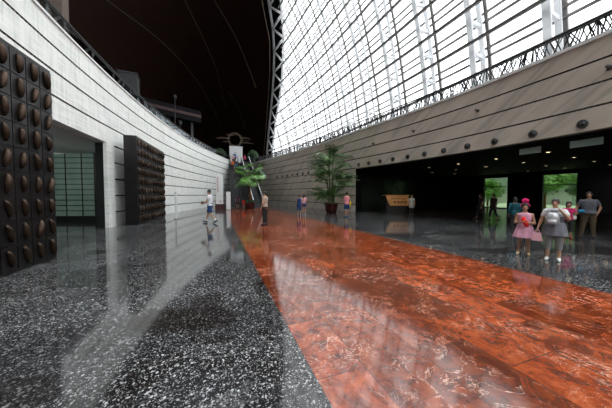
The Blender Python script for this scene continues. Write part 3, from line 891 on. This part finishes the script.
def fanpalm(x, y, h, label):
    o = tag(empty('fan_palm', (x, y, 0)), label, 'palm')
    bm = bmesh.new(); lathe(bm, [(.40, 0), (.5, .35), (.55, .62), (.58, .66), (.5, .66), (.46, .6)], n=24); obj('pot', bm, M['pot'], o, True)
    bm = bmesh.new(); leafball(bm, (0, 0, .82), (.55, .55, .22), 260, .12, R); obj('underplanting', bm, M['leaf3'], o)
    bm = bmesh.new(); tube(bm, [(0, 0, .55), (.02, 0, 1.4), (-.02, 0, 2.3), (.02, 0, h)], [.15, .12, .12, .15], 10); obj('trunk', bm, M['bark'], o, True)
    fl = fanleaf(1.1); fl.materials.append(M['leaf']); fl2 = fanleaf(.95); fl2.materials.append(M['leaf2'])
    for i in range(30):
        a = i * 2.4; el = R.uniform(-.6, 1.1); L = R.uniform(.85, 1.55)
        d = Vector((math.cos(a) * math.cos(el), math.sin(a) * math.cos(el), math.sin(el)))
        e = Vector((.02, 0, h)) + d * L + Vector((0, 0, -.15))
        bm = bmesh.new(); tube(bm, [(.02, 0, h - .05), tuple(Vector((.02, 0, h)) + d * L * .55 + Vector((0, 0, .05))), tuple(e)], [.03, .022, .016], 5)
        lf = obj('leaf_stalk', bm, M['stemg'], o)
        f = bpy.data.objects.new('fan_leaf', R.choice((fl, fl, fl2))); link(f, lf)
        f.location = e; f.rotation_euler = (R.uniform(-.4, .4), -el + .25 + R.uniform(-.2, .5), a)
    return o
fanpalm(3.62, 28.3, 3.75, 'fan palm with a brown trunk in a red pot between the escalators')

# garden outside the doors
bm = bmesh.new(); box(bm, 31.4, 75, -30, 60, -.35, -.05); struct(obj('ground', bm, M['ground']), 'pale paving outside the garden doors', 'ground')
def tree(x, y, h, r, label, mat):
    o = tag(empty('garden_tree', (x, y, -.05)), label, 'tree', 'trees outside the garden doors')
    rr = random.Random(int(x * 7 + y))
    bm = bmesh.new(); tube(bm, [(0, 0, 0), (.1, .05, h * .5), (.0, .1, h * .9)], [.14, .1, .05], 8); obj('trunk', bm, M['bark'], o)
    bm = bmesh.new()
    for i in range(9):
        c = (rr.uniform(-.6, .6) * r, rr.uniform(-.6, .6) * r, h * rr.uniform(.55, 1.0))
        ellip(bm, c, (r * .3, r * .3, r * .25), 8, 6); leafball(bm, c, (r * .5, r * .5, r * .42), 330, .16, rr)
    obj('foliage', bm, mat, o)
tree(36.0, 23.6, 3.3, 2.2, 'leafy green tree outside the door behind the two dark figures', M['leaf2'])
tree(35.6, 17.0, 3.6, 2.3, 'bushy green tree outside the door behind the woman with the backpack', M['leaf2'])
tree(40.5, 15.2, 3.6, 1.7, 'farther tree at the right side of the wide garden door', M['leaf'])
b = tag(empty('garden_building', (52, 24, -.05)), 'long grey green building beyond the garden trees', 'building')
bm = bmesh.new(); box(bm, 0, 6, -24, 24, 3.0, 9); obj('upper_wall', bm, M['bldg'], b)
bm = bmesh.new(); box(bm, 1.5, 6, -24, 24, 0, 3.0); obj('lower_wall', bm, M['whitepaint'], b)
for i in range(12):
    bm = bmesh.new(); box(bm, .1, .6, -23 + i * 4, -22.5 + i * 4, 0, 3.0); obj('column', bm, M['bldg'], b)

#PEOPLE-BEGIN
# ------------------------------------------------------------------ people
def remesh(name, bm, m, parent, vox, sm=3):
    me = bpy.data.meshes.new(name); bm.to_mesh(me); bm.free()
    o = bpy.data.objects.new(name, me); link(o)
    md = o.modifiers.new('r', 'REMESH'); md.mode = 'VOXEL'; md.voxel_size = vox
    dg = bpy.context.evaluated_depsgraph_get(); dg.update()
    me2 = bpy.data.meshes.new_from_object(o.evaluated_get(dg))
    bpy.data.objects.remove(o); bpy.data.meshes.remove(me)
    b2 = bmesh.new(); b2.from_mesh(me2)
    for _ in range(sm): bmesh.ops.smooth_vert(b2, verts=b2.verts, factor=.5, use_axis_x=True, use_axis_y=True, use_axis_z=True)
    b2.to_mesh(me2); b2.free()
    for p in me2.polygons: p.use_smooth = True
    me2.materials.clear(); me2.materials.append(m); me2.name = name
    o = bpy.data.objects.new(name, me2); return link(o, parent)

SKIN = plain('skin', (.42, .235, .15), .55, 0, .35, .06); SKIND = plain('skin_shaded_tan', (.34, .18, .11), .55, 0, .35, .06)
HAIR = plain('black_hair', (.012, .010, .010), .5, 0, .4, .2); EYE = plain('eye', (.02, .014, .012), .2); LIP = plain('lips', (.36, .12, .09), .5)
def V(*a): return Vector(a)

def person(label, loc, face, H, top, bottom, arms=None, legs=None, hair='short', shoes=(.02, .02, .02), vox=.011, lean=(0, 0), head_turn=0, skin=None,
           child=False, heavy=1.0, hat=None, socks=None, group=None):
    """face: world xy direction the person looks; joints are given for a 1.72 m body, +Y forward, +X the person's right"""
    sc = H / 1.72
    o = empty('person', loc, math.atan2(-face[0], face[1])); o.scale = (sc, sc, sc)
    tag(o, label, 'person', group)
    skin = skin or SKIN
    hs = 1.22 if child else 1.0
    lx, ly = lean
    def ln(z): t = max(0, (z - .92)) / .5; return V(lx * t, ly * t, 0)
    w = heavy
    TORSO = [(.80, .10, .085), (.86, .150 * w, .105 * w), (.94, .165 * w, .115 * w), (1.05, .142 * w, .10 * w), (1.14, .142 * w, .10 * w), (1.26, .162 * w, .112), (1.36, .170, .105), (1.42, .14, .085), (1.46, .07, .065)]
    A = {1: (V(.235, -.02, 1.13), V(.235, .05, .88)), -1: (V(-.235, -.02, 1.13), V(-.235, .05, .88))}
    for k, v in (arms or {}).items(): A[k] = (Vector(v[0]), Vector(v[1]))
    Lg = {1: (V(.10, .01, .50), V(.105, -.02, .095), 0), -1: (V(-.10, .01, .50), V(-.105, -.02, .095), 0)}
    for k, v in (legs or {}).items(): Lg[k] = (Vector(v[0]), Vector(v[1]), v[2] if len(v) > 2 else 0)
    sh = {s: V(s * .175 * (.9 + .1 * w), -.01, 1.375) + ln(1.375) for s in (1, -1)}
    for s in (1, -1): A[s] = (A[s][0] + ln(A[s][0].z), A[s][1] + ln(A[s][1].z))
    hip = {s: V(s * .092, 0, .88) for s in (1, -1)}
    def tl(d, z0=None, z1=None, flare=0):
        return [(ln(z).x, ln(z).y, z, rx + d, ry + d) for z, rx, ry in TORSO]
    # --- body with head, hands and fingers, one continuous surface
    b = bmesh.new(); loft(b, tl(0))
    hc = V(0, .02, 1.605 + (.03 if child else 0)) + ln(1.5)
    capsule(b, V(0, -.015, 1.42) + ln(1.42), .062, hc + V(0, -.015, -.07), .052)
    ellip(b, hc + V(0, -.012, .018) , (.074 * hs, .092 * hs, .100 * hs), 14, 10)
    Rh = Matrix.Rotation(head_turn, 3, 'Z')
    def hp(x, y, z): return hc + Rh @ V(x * hs, y * hs, z * hs)
    ellip(b, hp(0, .025, -.045), (.056 * hs, .066 * hs, .066 * hs), 12, 8)
    capsule(b, hp(0, .078, .012), .010, hp(0, .101, -.022), .014, 8)
    ellip(b, hp(0, .072, -.062), (.024, .017, .009), 8, 6); ellip(b, hp(0, .068, -.092), (.026, .02, .018), 8, 6)
    ellip(b, hp(0, .068, .032), (.05, .018, .012), 8, 6)
    for s in (1, -1): ellip(b, hp(s * .076, -.005, -.01), (.010, .022, .032), 8, 6)
    for s in (1, -1):
        e, wr = A[s]
        ellip(b, sh[s], (.062, .062, .062), 10, 8); capsule(b, sh[s], .052 * w, e, .039); capsule(b, e, .040, wr, .027); capsule(b, e + (wr - e) * .1, .042, e + (wr - e) * .45, .037)
        d = (wr - e).normalized()
        pn = d.cross(V(0, 1, 0) if abs(d.y) < .9 else V(0, 0, 1)).normalized()      # across the palm thickness
        ac = d.cross(pn).normalized()                                                   # across the knuckles
        p0 = wr + d * .03; p1 = wr + d * .095
        for q in (-.024, -.008, .008, .024): capsule(b, p0 + ac * q * .8, .017, p1 + ac * q * 1.15, .013, 8)
        for q, fl in ((-.030, .062), (-.010, .076), (.011, .072), (.031, .056)):
            k0 = p1 + ac * q; cur = pn * (-s)
            k1 = k0 + (d + cur * .25).normalized() * fl * .55; k2 = k1 + (d + cur * .9).normalized() * fl * .5
            capsule(b, k0, .0105, k1, .0098, 7); capsule(b, k1, .0098, k2, .0085, 7)
        sd = ac if (ac.y > 0 or abs(ac.y) < .2) else -ac
        t0 = p0 + sd * .022; t1 = t0 + (d * .6 + sd * .75).normalized() * .04; t2 = t1 + (d * .95 + sd * .2).normalized() * .03
        capsule(b, t0, .014, t1, .012, 7); capsule(b, t1, .012, t2, .010, 7)
        k, an, pitch = Lg[s]
        capsule(b, hip[s], .088 * w, k, .056 * (.5 + .5 * w)); capsule(b, k, .054, an, .037); capsule(b, k + (an - k) * .12 + V(0, -.012, 0), .052, k + (an - k) * .42 + V(0, -.015, 0), .05)
        cp, sp_ = math.cos(pitch), math.sin(pitch)
        def fp(x, y, z): return an + V(x, y * cp - z * sp_, y * sp_ + z * cp)
        capsule(b, fp(0, -.035, -.052), .036, fp(s * .008, .10, -.058), .032); capsule(b, fp(s * .008, .10, -.058), .032, fp(s * .012, .165, -.066), .024); capsule(b, an, .04, fp(0, .03, -.045), .038)
    body = remesh('body', b, skin, o, vox, 3)
    body.location = (0, 0, 0)
    # --- face details and hair
    if vox < .012:
        for s in (1, -1):
            b = bmesh.new(); ellip(b, hp(s * .031, .078, .012), (.012, .006, .006), 8, 6); obj('eye', b, EYE, body, True)
        b = bmesh.new(); ellip(b, hp(0, .086, -.062), (.022, .006, .006), 8, 6); obj('mouth', b, LIP, body, True)
    b = bmesh.new()
    if hair is not None:
        rs = []
        ellip(b, hp(0, -.014, .050), (.082 * hs, .094 * hs, .082 * hs), 16, 10)
        for s in (1, -1): ellip(b, hp(s * .066, .015, .022), (.018 * hs, .045 * hs, .05 * hs), 10, 8)
        if hair == 'short':
            ellip(b, hp(0, -.045, -.005), (.074 * hs, .062 * hs, .07 * hs), 14, 8)
        if hair in ('long', 'bob'):
            capsule(b, hp(0, -.05, .0), .075 * hs, hp(0, -.075, -.10 if hair == 'bob' else -.26), .06 * hs, 12)
            for s in (1, -1): capsule(b, hp(s * .068, -.015, .03), .022, hp(s * .072, -.02, -.10), .02, 8)
        if hair in ('bun', 'pony'):
            ellip(b, hp(0, -.05, .0), (.072 * hs, .058 * hs, .07 * hs), 12, 8)
            if hair == 'bun': ellip(b, hp(0, -.11, .07), (.04, .04, .04), 10, 8)
            else: capsule(b, hp(0, -.12, .03), .03, hp(0, -.15, -.16), .018, 8)
        remesh('hair', b, HAIR, o, .014, 2)
    else: b.free()
    # --- clothes
    tc, hem, sleeve = top[:3]
    b = bmesh.new()
    fl = top[3] if len(top) > 3 else .0
    prof = tl(.020)
    def at_z(z):
        for (a, c) in zip(prof, prof[1:]):
            if a[2] <= z <= c[2]:
                t = (z - a[2]) / (c[2] - a[2]); return tuple(a[i] + (c[i] - a[i]) * t for i in range(5))
        return prof[0] if z < prof[0][2] else prof[-1]
    if hem > .86:
        q = at_z(hem); rr_ = [(q[0], q[1], hem, q[3] + .008 + fl, q[4] + .008 + fl)] + [p for p in prof if p[2] > hem + .02][:-1] + [(ln(1.45).x, ln(1.45).y, 1.455, .085, .078)]
        loft(b, rr_)
    else:                                           # a dress: flared skirt with folds
        q = at_z(1.08); zz_ = [hem + (1.05 - hem) * i / 6 for i in range(7)]
        sk = [(0, 0, z, q[3] + fl * (1.05 - z) / (1.05 - hem) + .02, q[4] + fl * (1.05 - z) / (1.05 - hem) + .02) for z in zz_]
        loft(b, sk, 54, .045, 9); loft(b, [p for p in prof if p[2] > 1.0][:-1] + [(ln(1.44).x, ln(1.44).y, 1.445, .09, .075)])
    for s in (1, -1):
        e, wr = A[s]
        if sleeve == 'none': continue
        ws = 1 + .3 * (w - 1)
        ellip(b, sh[s] + V(0, 0, .002), (.070, .072, .066), 10, 8)
        if sleeve == 'short': capsule(b, sh[s], .067 * ws, sh[s] + (e - sh[s]) * .62, .064 * ws, 12, True)
        else:
            capsule(b, sh[s], .066 * ws, e, .053, 12, False); capsule(b, e, .053, e + (wr - e) * .92, .040, 12, True)
    remesh('top' if hem > .86 else 'dress', b, tc, o, max(vox, .012), 2)
    if bottom:
        bc, bh, kind = bottom
        b = bmesh.new()
        if kind == 'skirt':
            loft(b, [(0, 0, bh + (1.0 - bh) * i / 5, .185 + .05 * (1 - i / 5), .135 + .05 * (1 - i / 5)) for i in range(6)], 54, .03, 8)
        else:
            loft(b, [(0, 0, z, rx + .016, ry + .016) for z, rx, ry in TORSO[1:4]])
            for s in (1, -1):
                k, an, pitch = Lg[s]
                ex_ = .03 if kind == 'shorts' else .016
                capsule(b, hip[s] + V(0, 0, -.0), .094 * w + .012, k, .060 * (.5 + .5 * w) + ex_, 14, False if bh < .5 else True) if bh < .5 else capsule(b, hip[s], .096 * w + .012, k + (hip[s] - k) * ((bh - .5) / .38), .075 * w + ex_, 14, True)
                if bh < .5:
                    t = (.5 - bh) / .41
                    capsule(b, k, .060 * (.5 + .5 * w) + ex_, k + (an - k) * t, .058 + ex_ * .5, 14, True)
        remesh('shorts' if bh > .45 and kind != 'skirt' else ('skirt' if kind == 'skirt' else 'trousers'), b, bc, o, max(vox, .012), 2)
    if shoes:
        sm_ = plain('shoe_leather', shoes, .45, 0, .4, .05)
        for s in (1, -1):
            k, an, pitch = Lg[s]; cp, sp_ = math.cos(pitch), math.sin(pitch)
            def fp(x, y, z): return an + V(x, y * cp - z * sp_, y * sp_ + z * cp)
            b = bmesh.new()
            capsule(b, fp(0, -.04, -.050), .044, fp(s * .008, .10, -.056), .040); capsule(b, fp(s * .008, .10, -.056), .040, fp(s * .012, .175, -.063), .029); capsule(b, fp(0, -.01, -.02), .044, fp(0, .04, -.045), .042)
            remesh('shoe', b, sm_, o, .013, 2)
            if socks:
                b = bmesh.new(); capsule(b, an + V(0, 0, -.01), .047, an + (k - an) * .22, .05, 12, True); obj('sock', b, socks, o, True)
    return o, hp, A

def held(name, label, cat, po, pts_fn):
    """a thing that is carried: built in the carrier's local frame, placed in the world as its own object"""
    h = tag(empty(name), label, cat)
    h.location = po.location; h.rotation_euler = po.rotation_euler; h.scale = po.scale
    pts_fn(h); return h

cam_r = (math.cos(math.radians(20.2)), -math.sin(math.radians(20.2))); cam_f = (math.sin(math.radians(20.2)), math.cos(math.radians(20.2)))
def fd(rx, fy): return (cam_r[0] * rx + cam_f[0] * fy, cam_r[1] * rx + cam_f[1] * fy)
F = m_fabric
Cw = F('white_cotton', (.58, .59, .61)); Cnavy = F('navy_denim', (.015, .045, .13)); Cblue = F('blue_shorts', (.012, .04, .12)); Ctan = F('tan_shirt', (.34, .255, .20)); Cblk = F('black_trousers', (.018, .017, .018))
Cpink = F('pink_cotton', (.62, .22, .26)); Cgirl = F('pink_gauze', (.58, .30, .40)); Cred = F('red_cloth', (.62, .02, .02)); Cgrey = F('grey_gauze', (.15, .15, .175)); Cgt = F('grey_trousers', (.22, .215, .22))
Ckh = F('khaki_trousers', (.075, .056, .035)); Cgs = F('grey_shirt', (.085, .09, .105)); Cteal = F('teal_jacket', (.012, .07, .09)); Cpur = F('purple_stripe', (.10, .05, .13), (.05, .03, .07), 9); Cdk = F('dark_cloth', (.03, .026, .03))
Cor = F('orange_shirt', (.55, .14, .05)); Clb = F('light_blue_shirt', (.07, .22, .50)); Cpw = F('pale_pink_shirt', (.62, .35, .38)); Chp = F('hot_pink_top', (.50, .03, .13)); Cyel = plain('yellow_bag', (.62, .45, .02), .6)
Csil = plain('silver_cloth', (.36, .36, .38), .35, .35); Cmag = F('magenta_felt', (.65, .02, .16)); Cpb = plain('pale_pink_bag', (.70, .38, .42), .5); Cgb = plain('paper_white', (.7, .7, .68), .7)

# man walking to the left
p, hp, A = person('man in white T-shirt and blue shorts walking left along the pale wall', (-.30, 14.5, 0), fd(-1, .05), 1.84, (Cw, .90, 'short'), (Cblue, .55, 'shorts'),
    arms={1: ((.25, .05, 1.14), (.20, .29, 1.06)), -1: ((-.25, .04, 1.14), (-.17, .30, 1.03))},
    legs={1: ((.10, .16, .52), (.10, .26, .10), .12), -1: ((-.10, -.04, .50), (-.10, -.33, .16), -.45)}, hair='short', shoes=(.03, .035, .05), vox=.0115, lean=(0, .03), socks=Cw)
def f(h):
    bm = bmesh.new(); box(bm, -.12, .14, .36, .44, .98, 1.10); bmesh.ops.bevel(bm, geom=bm.edges[:], offset=.015, segments=2, affect='EDGES'); obj('pouch', bm, M['black'], h)
    bm = bmesh.new(); tube(bm, [(-.1, .40, 1.1), (0, .40, 1.14), (.12, .40, 1.1)], .012, 6); obj('strap', bm, M['greybox'], h)
held('hand_bag', 'small dark pouch in the hands of the man walking left', 'bag', p, f)
def f(h):
    bm = bmesh.new(); box(bm, -.15, .15, -.30, -.15, 1.02, 1.42); bmesh.ops.bevel(bm, geom=bm.edges[:], offset=.04, segments=2, affect='EDGES'); obj('pack', bm, Clb, h)
# guard
person('guard in tan short-sleeved shirt and dark trousers standing on the red strip', (2.37, 12.57, 0), fd(-.9, .35), 1.74, (Ctan, .93, 'short'), (Cblk, .11, 'trousers'),
    arms={1: ((.24, .03, 1.15), (.15, .14, 1.0)), -1: ((-.24, -.02, 1.13), (-.22, .07, .90))}, hair='short', shoes=(.012, .012, .012), vox=.0115)
# two women
person('woman in navy dress standing at the edge of the red strip before her companion', (5.82, 17.3, 0), fd(-.15, 1), 1.56, (Cnavy, .78, 'none', .03), (Cnavy, .42, 'trousers'),
    arms={-1: ((-.26, .05, 1.15), (-.15, .22, 1.25))}, hair='bun', shoes=(.06, .13, .2), vox=.013)
person('woman with long black hair and pale top beside the woman in navy', (6.22, 17.35, 0), fd(.3, 1), 1.60, (Cpw, 1.0, 'short'), (Cnavy, .72, 'shorts'),
    arms={1: ((.25, .02, 1.14), (.2, .18, 1.02))}, hair='long', shoes=(.12, .2, .3), vox=.013)
# man in pink
p, hp, A = person('man in pink shirt and blue shorts standing right of the tall potted palm', (8.62, 15.15, 0), fd(-.55, .85), 1.74, (Cpink, .90, 'short'), (Cblue, .56, 'shorts'),
    arms={-1: ((-.25, .08, 1.14), (-.22, .30, 1.14)), 1: ((.25, .0, 1.13), (.22, .12, .92))}, hair='short', shoes=(.03, .10, .2), vox=.0125, heavy=1.08)
def f(h):
    bm = bmesh.new(); loft(bm, [(.27, -.04, z, .07, .10) for z in (.78, .82, 1.0, 1.08)], 14); obj('pouch', bm, Cyel, h, True)
    bm = bmesh.new(); tube(bm, [(.27, -.04, 1.06), (.2, -.10, 1.25), (.10, -.05, 1.47), (.0, .08, 1.43)], .012, 5); obj('strap', bm, Cyel, h)
held('shoulder_bag', 'yellow shoulder bag on the man in the pink shirt', 'bag', p, f)
# person by the desk
person('person in pale clothes standing in the dark right of the lit desk', (14.25, 15.0, 0), fd(-.2, -1), 1.56, (F('pale_grey_cloth', (.36, .37, .38)), .62, 'short', .03), (Cdk, .12, 'trousers'), hair='bob', vox=.018)
# girl
p, hp, A = person('girl in pink dress holding a red cloth, big magenta flower on her head', (7.50, 3.98, 0), fd(-.85, -1), 1.30, (Cgirl, .60, 'none', .13), None,
    arms={1: ((.25, .03, 1.10), (.085, .20, 1.15)), -1: ((-.25, .03, 1.10), (-.06, .20, 1.12))}, hair='pony', shoes=(.62, .47, .27), vox=.011, child=True, head_turn=0,
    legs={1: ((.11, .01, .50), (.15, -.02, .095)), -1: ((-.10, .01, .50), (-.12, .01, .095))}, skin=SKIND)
def f(h):
    bm = bmesh.new()
    for i in range(9):
        a = 2 * PI * i / 9; ellip(bm, (hp(0, 0, 0).x + .062 * math.cos(a), .055, hp(0, 0, .165).z + .06 * math.sin(a) * .8 + .02), (.040, .030, .036), 8, 6)
    remesh('petals', bm, Cmag, h, .012, 1)
    bm = bmesh.new(); ellip(bm, (hp(0, 0, 0).x, .085, hp(0, 0, .175).z), (.035, .02, .03), 8, 6); obj('flower_centre', bm, F('dark_magenta', (.25, .01, .06)), h, True)
    bm = bmesh.new(); tube(bm, [(hp(0, 0, 0).x + .125 * math.cos(t_), hp(0, -.01, 0).y + .0, hp(0, 0, .02).z + .135 * math.sin(t_)) for t_ in [PI * i / 14 for i in range(15)]], .010, 6); obj('head_band', bm, Cmag, h)
held('flower_headpiece', 'big magenta fabric flower worn on the head of the girl in pink', 'hair ornament', p, f)
def f(h):
    bm = bmesh.new(); loft(bm, [(-.05, .24, .98, .03, .02), (-.04, .25, 1.05, .065, .03), (.0, .25, 1.14, .07, .035), (.03, .24, 1.22, .065, .03), (.04, .2, 1.32, .03, .02)], 18, .12, 5); obj('folds', bm, Cred, h, True)
held('red_cloth', 'bright red cloth held at the chest of the girl in pink', 'cloth', p, f)
# woman with backpack on her front
p, hp, A = person('woman in white T-shirt and grey tunic raising a hand to her face', (7.50, 3.38, 0), fd(-1.1, -1), 1.46, (Cgrey, .70, 'none', .07), (Cgt, .30, 'trousers'),
    arms={-1: ((-.27, .08, 1.18), (-.10, .19, 1.42)), 1: ((.27, -.02, 1.13), (.33, .06, .90))}, hair='bun', shoes=(.72, .72, .70), vox=.0105, heavy=1.15, head_turn=-.15,
    legs={1: ((.11, .03, .50), (.13, .02, .095)), -1: ((-.10, .01, .50), (-.10, -.03, .095))})
sh_ = {1: V(.178, -.01, 1.375), -1: V(-.178, -.01, 1.375)}
bm = bmesh.new(); loft(bm, [(0, 0, 1.22, .195, .142), (0, 0, 1.3, .20, .14), (0, 0, 1.36, .188, .124), (0, 0, 1.42, .15, .105), (0, 0, 1.47, .088, .08)])
for s in (1, -1):
    ellip(bm, sh_[s], (.072, .074, .068), 10, 8); capsule(bm, sh_[s], .071, sh_[s] + (A[s][0] - sh_[s]) * .62, .068, 12, True)
remesh('t_shirt', bm, Cw, p, .012, 2)
def f(h):
    bm = bmesh.new(); loft(bm, [(.04, .245, 1.02, .12, .06), (.04, .25, 1.06, .145, .085), (.04, .25, 1.22, .14, .085), (.03, .24, 1.32, .10, .06), (.03, .24, 1.34, .05, .03)], 20); obj('bag_body', bm, Csil, h, True)
    bm = bmesh.new(); loft(bm, [(.04, .335, 1.05, .08, .025), (.04, .34, 1.08, .095, .03), (.04, .335, 1.16, .09, .025)], 14); obj('front_pocket', bm, Csil, h, True)
    for s in (1, -1):
        bm = bmesh.new(); tube(bm, [(.03 + s * .08, .24, 1.28), (s * .12, .16, 1.42), (s * .125, .02, 1.485), (s * .13, -.12, 1.38)], .016, 6); obj('strap', bm, Csil, h)
held('backpack', 'silvery backpack worn on the front of the woman beside the girl', 'bag', p, f)
wr = A[1][1]
def f(h):
    x, y, z = wr.x + .01, wr.y + .03, wr.z - .12
    bm = bmesh.new(); rings(bm, [[(x + sx * a, y + sy * b_, z + dz) for sx, sy in ((-1, -1), (1, -1), (1, 1), (-1, 1))] for dz, a, b_ in ((-.26, .115, .05), (-.25, .12, .055), (-.05, .075, .04), (-.03, .07, .035))]); obj('bag_body', bm, Cpb, h)
    bm = bmesh.new(); tube(bm, [(x - .05, y, z - .04), (x - .03, y, z + .05), (x + .03, y, z + .05), (x + .05, y, z - .04)], .009, 6); obj('handle', bm, Cpb, h)
held('pink_bag', 'small pale pink bag hanging from the hand of the woman beside the girl', 'bag', p, f)
# child behind the woman
p, hp, A = person('child in hot pink top standing just behind the woman with the backpack', (11.9, 5.0, 0), fd(-.6, -1), 1.28, (Chp, .88, 'short'), (Cdk, .30, 'trousers'),
    arms={-1: ((-.27, .1, 1.18), (-.30, .28, 1.30))}, hair='bob', shoes=(.35, .04, .05), vox=.014, child=True)
wr2 = A[-1][1]
def f(h):
    bm = bmesh.new(); loft(bm, [(wr2.x - .02, wr2.y + .10, wr2.z - .06, .06, .06), (wr2.x - .02, wr2.y + .10, wr2.z, .12, .10), (wr2.x - .02, wr2.y + .10, wr2.z + .08, .12, .10), (wr2.x - .02, wr2.y + .10, wr2.z + .11, .06, .05)], 14); obj('toy_body', bm, F('aqua', (.03, .20, .33)), h, True)
held('aqua_toy', 'blue green toy held up by the child in hot pink', 'toy', p, f)
person('person in teal jacket in the shade left behind the girl in pink', (11.6, 6.5, 0), fd(.6, .8), 1.45, (Cteal, .85, 'long'), (Cdk, .12, 'trousers'), hair='bob', vox=.016)
# man in the shade
p, hp, A = person('man in grey shirt and khaki trousers standing in the shade at the right edge', (12.5, 4.72, 0), fd(-1.0, -1), 1.66, (Cgs, .92, 'short', .02), (Ckh, .11, 'trousers'), heavy=1.22,
    arms={1: ((.29, -.03, 1.14), (.32, .07, .90)), -1: ((-.29, -.05, 1.14), (-.22, .05, .93))}, hair='short', shoes=(.02, .018, .016), vox=.0125,
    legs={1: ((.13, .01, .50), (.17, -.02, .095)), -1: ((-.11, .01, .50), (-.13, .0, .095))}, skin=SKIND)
wr3 = A[1][1]
def f(h):
    bm = bmesh.new(); box(bm, wr3.x - .02, wr3.x + .06, wr3.y - .02, wr3.y + .14, wr3.z - .2, wr3.z - .08); obj('folded_sheet', bm, Cgb, h)
held('leaflet', 'folded white leaflet in the hand of the man in the grey shirt', 'leaflet', p, f)
# two dark figures before the garden door
for i, (x, y, lab, fc, hr, cl) in enumerate(((15.76, 10.75, 'woman in dark clothes walking left in front of the narrow garden door', (-1, .2), 'pony', Cdk), (16.1, 10.2, 'person in dark reddish clothes following the woman at the narrow garden door', (-1, -.1), 'bob', F('dark_red_brown', (.05, .025, .022))))):
    person(lab, (x, y, 0), fd(*fc), 1.62, (cl, .64 if i == 0 else .9, 'short', .05), (Cdk, .2, 'trousers'), hair=hr, vox=.017,
           legs={1: ((.10, .12, .51), (.10, .18, .10), .1), -1: ((-.10, -.03, .50), (-.10, -.24, .13), -.35)})
# at the foot of the escalator and riding it
person('person in purple striped top seen from behind at the foot of the left escalator', (2.35, 29.3, 0), fd(-.1, 1), 1.62, (Cpur, .88, 'short'), (Cdk, .5, 'shorts'), hair='short', vox=.018, heavy=1.1)
person('small child in red at the foot of the left escalator beside the person in purple', (3.0, 28.9, 0), fd(0, 1), 1.12, (Cred, .70, 'short', .03), (Cgt, .4, 'trousers'), hair='short', vox=.018, child=True)
Le = math.hypot(.85, 14.4)
for yy, xx, lab, c, c2, hh in ((12.9, .18, 'rider in blue top at the head of the left escalator', Clb, Cdk, 1.68), (12.2, -.15, 'rider in pale pink shirt just below the blue rider on the left escalator', Cpw, Cdk, 1.66),
                      (10.2, -.25, 'rider in orange shirt halfway up the left escalator', Cor, Cdk, 1.66), (9.2, .2, 'rider in blue jeans jacket below the orange rider on the left escalator', F('mid_blue', (.04, .10, .22)), Cblk, 1.7), (7.4, .1, 'rider all in dark clothes lowest on the left escalator', Cdk, Cdk, 1.62)):
    st_i = int((yy - .9) / ((Le - 1.8) / 36)); zt = max(0, min(WH, (.9 + (Le - 1.8) * (st_i + 1) / 36 - .9) / (Le - 1.8) * WH))
    x = 2.2 + (E1X - 2.2) * yy / Le + xx; y = 29.9 + 14.4 * yy / Le
    person(lab, (x, y, zt), (0.05, 1), hh, (c, .9, 'short'), (c2, .12, 'trousers'), hair='short', vox=.02)
person('visitor in hot pink top standing beside the white stand on the far gallery', (4.95, 45.6, WH), (-.3, -1), 1.6, (Chp, .88, 'short'), (Cdk, .12, 'trousers'), hair='bob', vox=.02)
#PEOPLE-END

# ------------------------------------------------------------------ world and camera
W = bpy.data.worlds.new('World'); S.world = W; W.use_nodes = True
# overcast sky: dimmer low down, unseen part overhead brightened to light the interior
wn = W.node_tree.nodes; wl_ = W.node_tree.links
bgn = wn['Background']; tcw = wn.new('ShaderNodeTexCoord'); sx_ = wn.new('ShaderNodeSeparateXYZ'); mr = wn.new('ShaderNodeMapRange'); mr.interpolation_type = 'SMOOTHSTEP'
wl_.new(tcw.outputs['Generated'], sx_.inputs[0]); wl_.new(sx_.outputs['Z'], mr.inputs['Value'])
for k_i, v_i in (('From Min', .50), ('From Max', .95), ('To Min', 2.5), ('To Max', 11.)): mr.inputs[k_i].default_value = v_i
wl_.new(mr.outputs['Result'], bgn.inputs[1]); bgn.inputs[0].default_value = (.975, .99, 1., 1)
cam = bpy.data.cameras.new('Camera'); cam.sensor_width = 36; cam.lens = 245 / 612 * 36; cam.clip_start = .05; cam.clip_end = 300
co = bpy.data.objects.new('Camera', cam); link(co); co.location = (0, 0, 1.55)
co.rotation_euler = (PI / 2 - math.atan(9 / 245), 0, -math.radians(20.2))
S.camera = co
S.view_settings.view_transform = 'Standard'; S.view_settings.look = 'None'; S.view_settings.exposure = .12; S.view_settings.gamma = 1
try: S.view_settings.use_curve_mapping = False
except Exception: pass
S.cycles.use_denoising = True
try: S.cycles.denoiser = 'OPENIMAGEDENOISE'
except Exception: pass
S.cycles.max_bounces = 8; S.cycles.diffuse_bounces = 4; S.cycles.glossy_bounces = 4; S.cycles.transparent_max_bounces = 12
S.cycles.caustics_reflective = False; S.cycles.caustics_refractive = False
S.cycles.sample_clamp_indirect = 6
